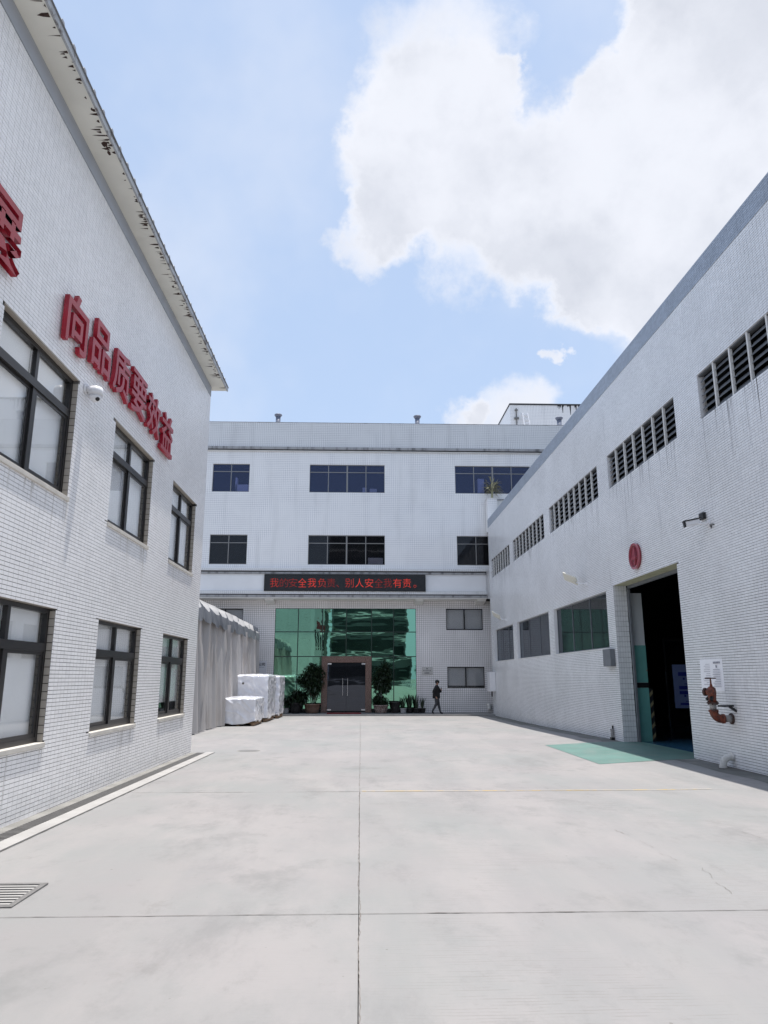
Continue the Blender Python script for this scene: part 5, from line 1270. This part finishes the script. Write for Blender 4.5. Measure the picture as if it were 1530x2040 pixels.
# ================================================================== PERSON
def person():
    T = thing('person', (3.80, 37.25, ZP), 'person in black jacket and charcoal trousers walking past the tiled wall', 'person')
    bm = bmesh.new(); lay = bm.verts.layers.skin.verify()
    def V(p, r): v = bm.verts.new(p); v[lay].radius = (r, r) if not isinstance(r, tuple) else r; return v
    def chain(start, pts):
        prev = start
        for p, r in pts: v = V(p, r); bm.edges.new((prev, v)); prev = v
        return prev
    pel = V((0, 0, .86), (.135, .11)); pel[lay].use_root = True
    chest = chain(pel, [((0.005, 0, 1.0), (.18, .145)), ((.01, 0, 1.16), (.205, .155)), ((.015, 0, 1.29), (.195, .14))])
    neck = chain(chest, [((.03, 0, 1.37), .062), ((.045, 0, 1.42), .055), ((.06, 0, 1.475), (.082, .075)), ((.06, 0, 1.545), (.092, .082)), ((.055, 0, 1.60), (.06, .06))])
    # front leg (left, stepping ahead) and rear leg (right, toe just leaving the ground)
    a = chain(pel, [((.03, .085, .80), .112), ((.10, .085, .47), .078), ((.15, .085, .30), .066), ((.19, .085, .085), .044), ((.215, .085, .045), .045), ((.33, .085, .028), .034)])
    a = chain(pel, [((-.01, -.085, .80), .112), ((-.01, -.085, .48), .078), ((-.10, -.085, .32), .064), ((-.215, -.085, .125), .044), ((-.225, -.085, .075), .044), ((-.13, -.085, .028), .034)])
    # left image arm hangs with elbow back; other arm bent up holding a phone
    a = chain(chest, [((-.03, -.20, 1.285), .09), ((-.18, -.235, 1.04), .078), ((-.05, -.24, .86), .038), ((-.03, -.235, .80), .036)])
    for k in range(4): chain(a, [((-.025+.012*k, -.235-.008*k, .755), .010), ((-.01+.012*k, -.23, .715+.006*abs(k-1.5)), .009)])
    chain(a, [((.005, -.22, .785), .011), ((.018, -.21, .755), .009)])
    a = chain(chest, [((.07, .18, 1.28), .09), ((.23, .17, 1.04), .076), ((.245, .04, 1.13), .038), ((.25, .0, 1.17), .036)])
    for k in range(4): chain(a, [((.255, -.03, 1.20+.013*k), .010), ((.235, -.06, 1.21+.013*k), .009)])
    chain(a, [((.235, .0, 1.215), .011), ((.22, -.02, 1.245), .009)])
    me = bpy.data.meshes.new('body'); bm.to_mesh(me); bm.free()
    o = bpy.data.objects.new('tmp', me); col.objects.link(o)
    o.modifiers.new('skin', 'SKIN'); s = o.modifiers.new('sub', 'SUBSURF'); s.levels = 2; s.render_levels = 2
    bpy.context.view_layer.update()
    b2 = bpy.data.meshes.new_from_object(o.evaluated_get(bpy.context.evaluated_depsgraph_get())); bpy.data.objects.remove(o)
    b2.name = 'body'; b2.materials.clear()
    for k in ('skin', 'jacket', 'trousers', 'black'): b2.materials.append(MT[k])
    for p in b2.polygons:
        c = p.center; mi = 1
        if c.z > 1.395: mi = 0
        elif c.z < .115 or (c.z < .13 and c.x < -.15): mi = 3
        elif c.z < .80 and abs(c.y) < .20 and not (c.y < -.2): mi = 2
        if c.y < -.2 and c.z < .83: mi = 0
        if c.x > .225 and 1.13 < c.z and c.y < .03: mi = 0
        p.material_index = mi; p.use_smooth = True
    put('body', b2, (3.80, 37.25, ZP), T)
    # hair cap, jacket hem, ears, phone
    bm = bmesh.new(); bmesh.ops.create_icosphere(bm, subdivisions=3, radius=1)
    for v in bm.verts:
        p = v.co; k = 1+.05*noise.noise(p*4)
        v.co = Vector((.05+p.x*.112*k, p.y*.10*k, 1.545+p.z*.105*k))
        if p.z < -.1 and p.x > .0: v.co = Vector((.05+p.x*.07, p.y*.07, 1.545+p.z*.04))
        if p.x > .55 and p.z < .45: v.co.x -= .05
    me = bpy.data.meshes.new('hair'); bm.to_mesh(me); bm.free(); me.materials.append(MT['hair']); put('hair', me, (3.80, 37.25, ZP), T)
    m = MB(); m.tube([(.0, 0, .74), (.0, 0, .80), (.0, 0, .95), (.01, 0, 1.1)], [.185, .19, .185, .18], 18)
    for i, v in enumerate(m.v): m.v[i] = (v[0]+3.80, v[1]*.82+37.25, v[2]+ZP)
    m.build('jacket_hem', MT['jacket'], T, True)
    m = MB(); m.box(4.03, 4.05, 37.17, 37.235, .88, 1.0); m.build('phone', MT['black'], T)
    for s_ in (-1, 1):
        m = MB(); m.tube([(3.85, 37.25+.078*s_, ZP+1.50), (3.85, 37.25+.10*s_, ZP+1.515)], [.028, .018], 8); m.build('ear', MT['skin'], T)
person()

# ================================================================== BEHIND THE CAMERA (seen in the green glass)
TW = thing('office_tower', (.6, -34, .3), 'tall dark office tower mirrored in the green entrance glass', 'building')
m = MB(); m.box(-4.6, 7.0, -46, -30, -.5, 26); m.build('wall', MT['tower'], TW)
for k in range(8):
    m = MB(); m.box(-4.3, 6.7, -30.0, -29.94, 1.5+k*3.1, 3.1+k*3.1); m.build('window_band', MT['towerglass'], TW)
for k in range(9):
    m = MB(); m.box(-4.65, 7.05, -29.98, -29.8, 3.3+(k-1)*3.1+.75, 3.3+(k-1)*3.1+.95); m.build('ledge', MT['plaster'], TW)
PT = thing('palm_tree', (-5.7, -22, .2), 'palm tree mirrored in the left part of the green glass', 'tree')
m = MB(); m.tube([(-5.7, -22, -.1), (-5.65, -22, 3), (-5.6, -22, 6), (-5.55, -22, 8.2)], [.22, .17, .15, .13], 10); m.build('trunk', MT['bark'], PT)
mb = MB(); r = random.Random(40)
for k in range(22):
    a = k*2.399; e = r.uniform(-.5, 1.1); L = r.uniform(1.6, 2.3); pts = []
    for i in range(7):
        s = i/6; pts.append(Vector((-5.55+math.cos(a)*math.cos(e)*L*s, -22+math.sin(a)*math.cos(e)*L*s, 8.2+math.sin(e)*L*s-1.5*s*s)))
    for i in range(6):
        for sd_ in (-1, 1):
            for q in (0, .5):
                p = pts[i].lerp(pts[i+1], q); d = (pts[i+1]-pts[i]).normalized(); side = d.cross(Vector((0, 0, 1))).normalized()*sd_
                leaf_quads(mb, p, d*.5+side+Vector((0, 0, -.5)), .5*(1.1-.6*abs(i/6-.3)), .07, .3)
mb.build('fronds', MT['leaf2'], PT)
for k, (x, y, h, s, lab) in enumerate(((9.0, -26, 4.2, 21, 'bushy green tree mirrored low in the right of the green glass'), (12.4, -28, 5.0, 22, 'rounder green tree mirrored at the edge of the green glass'))):
    t = thing('bushy_tree', (x, y, .2), lab, 'tree', 'trees mirrored in the green glass')
    m = MB(); m.tube([(x, y, -.1), (x, y, h*.4), (x+.1, y, h*.7)], [.16, .13, .08], 8); m.build('trunk', MT['bark'], t)
    foliage('crown', (x, y, h*.68), h*.42, 900, .5, .26, MT['leaf2'], t, s)
FN = thing('white_fence', (7.5, -20, .2), 'white picket railing mirrored low in the green glass', 'fence')
pk = MB(); pk.box(-.03, .03, -.015, .015, 0, .95); pkm = pk.mesh('picket', MT['chrome_w'])
for k in range(36): put('picket', pkm, (5.2+k*.16, -20, .15), FN)
m = MB(); m.box(5.1, 10.95, -20.04, -20.02, .35, .42); m.box(5.1, 10.95, -20.04, -20.02, .85, .92); m.build('rail', MT['chrome_w'], FN)
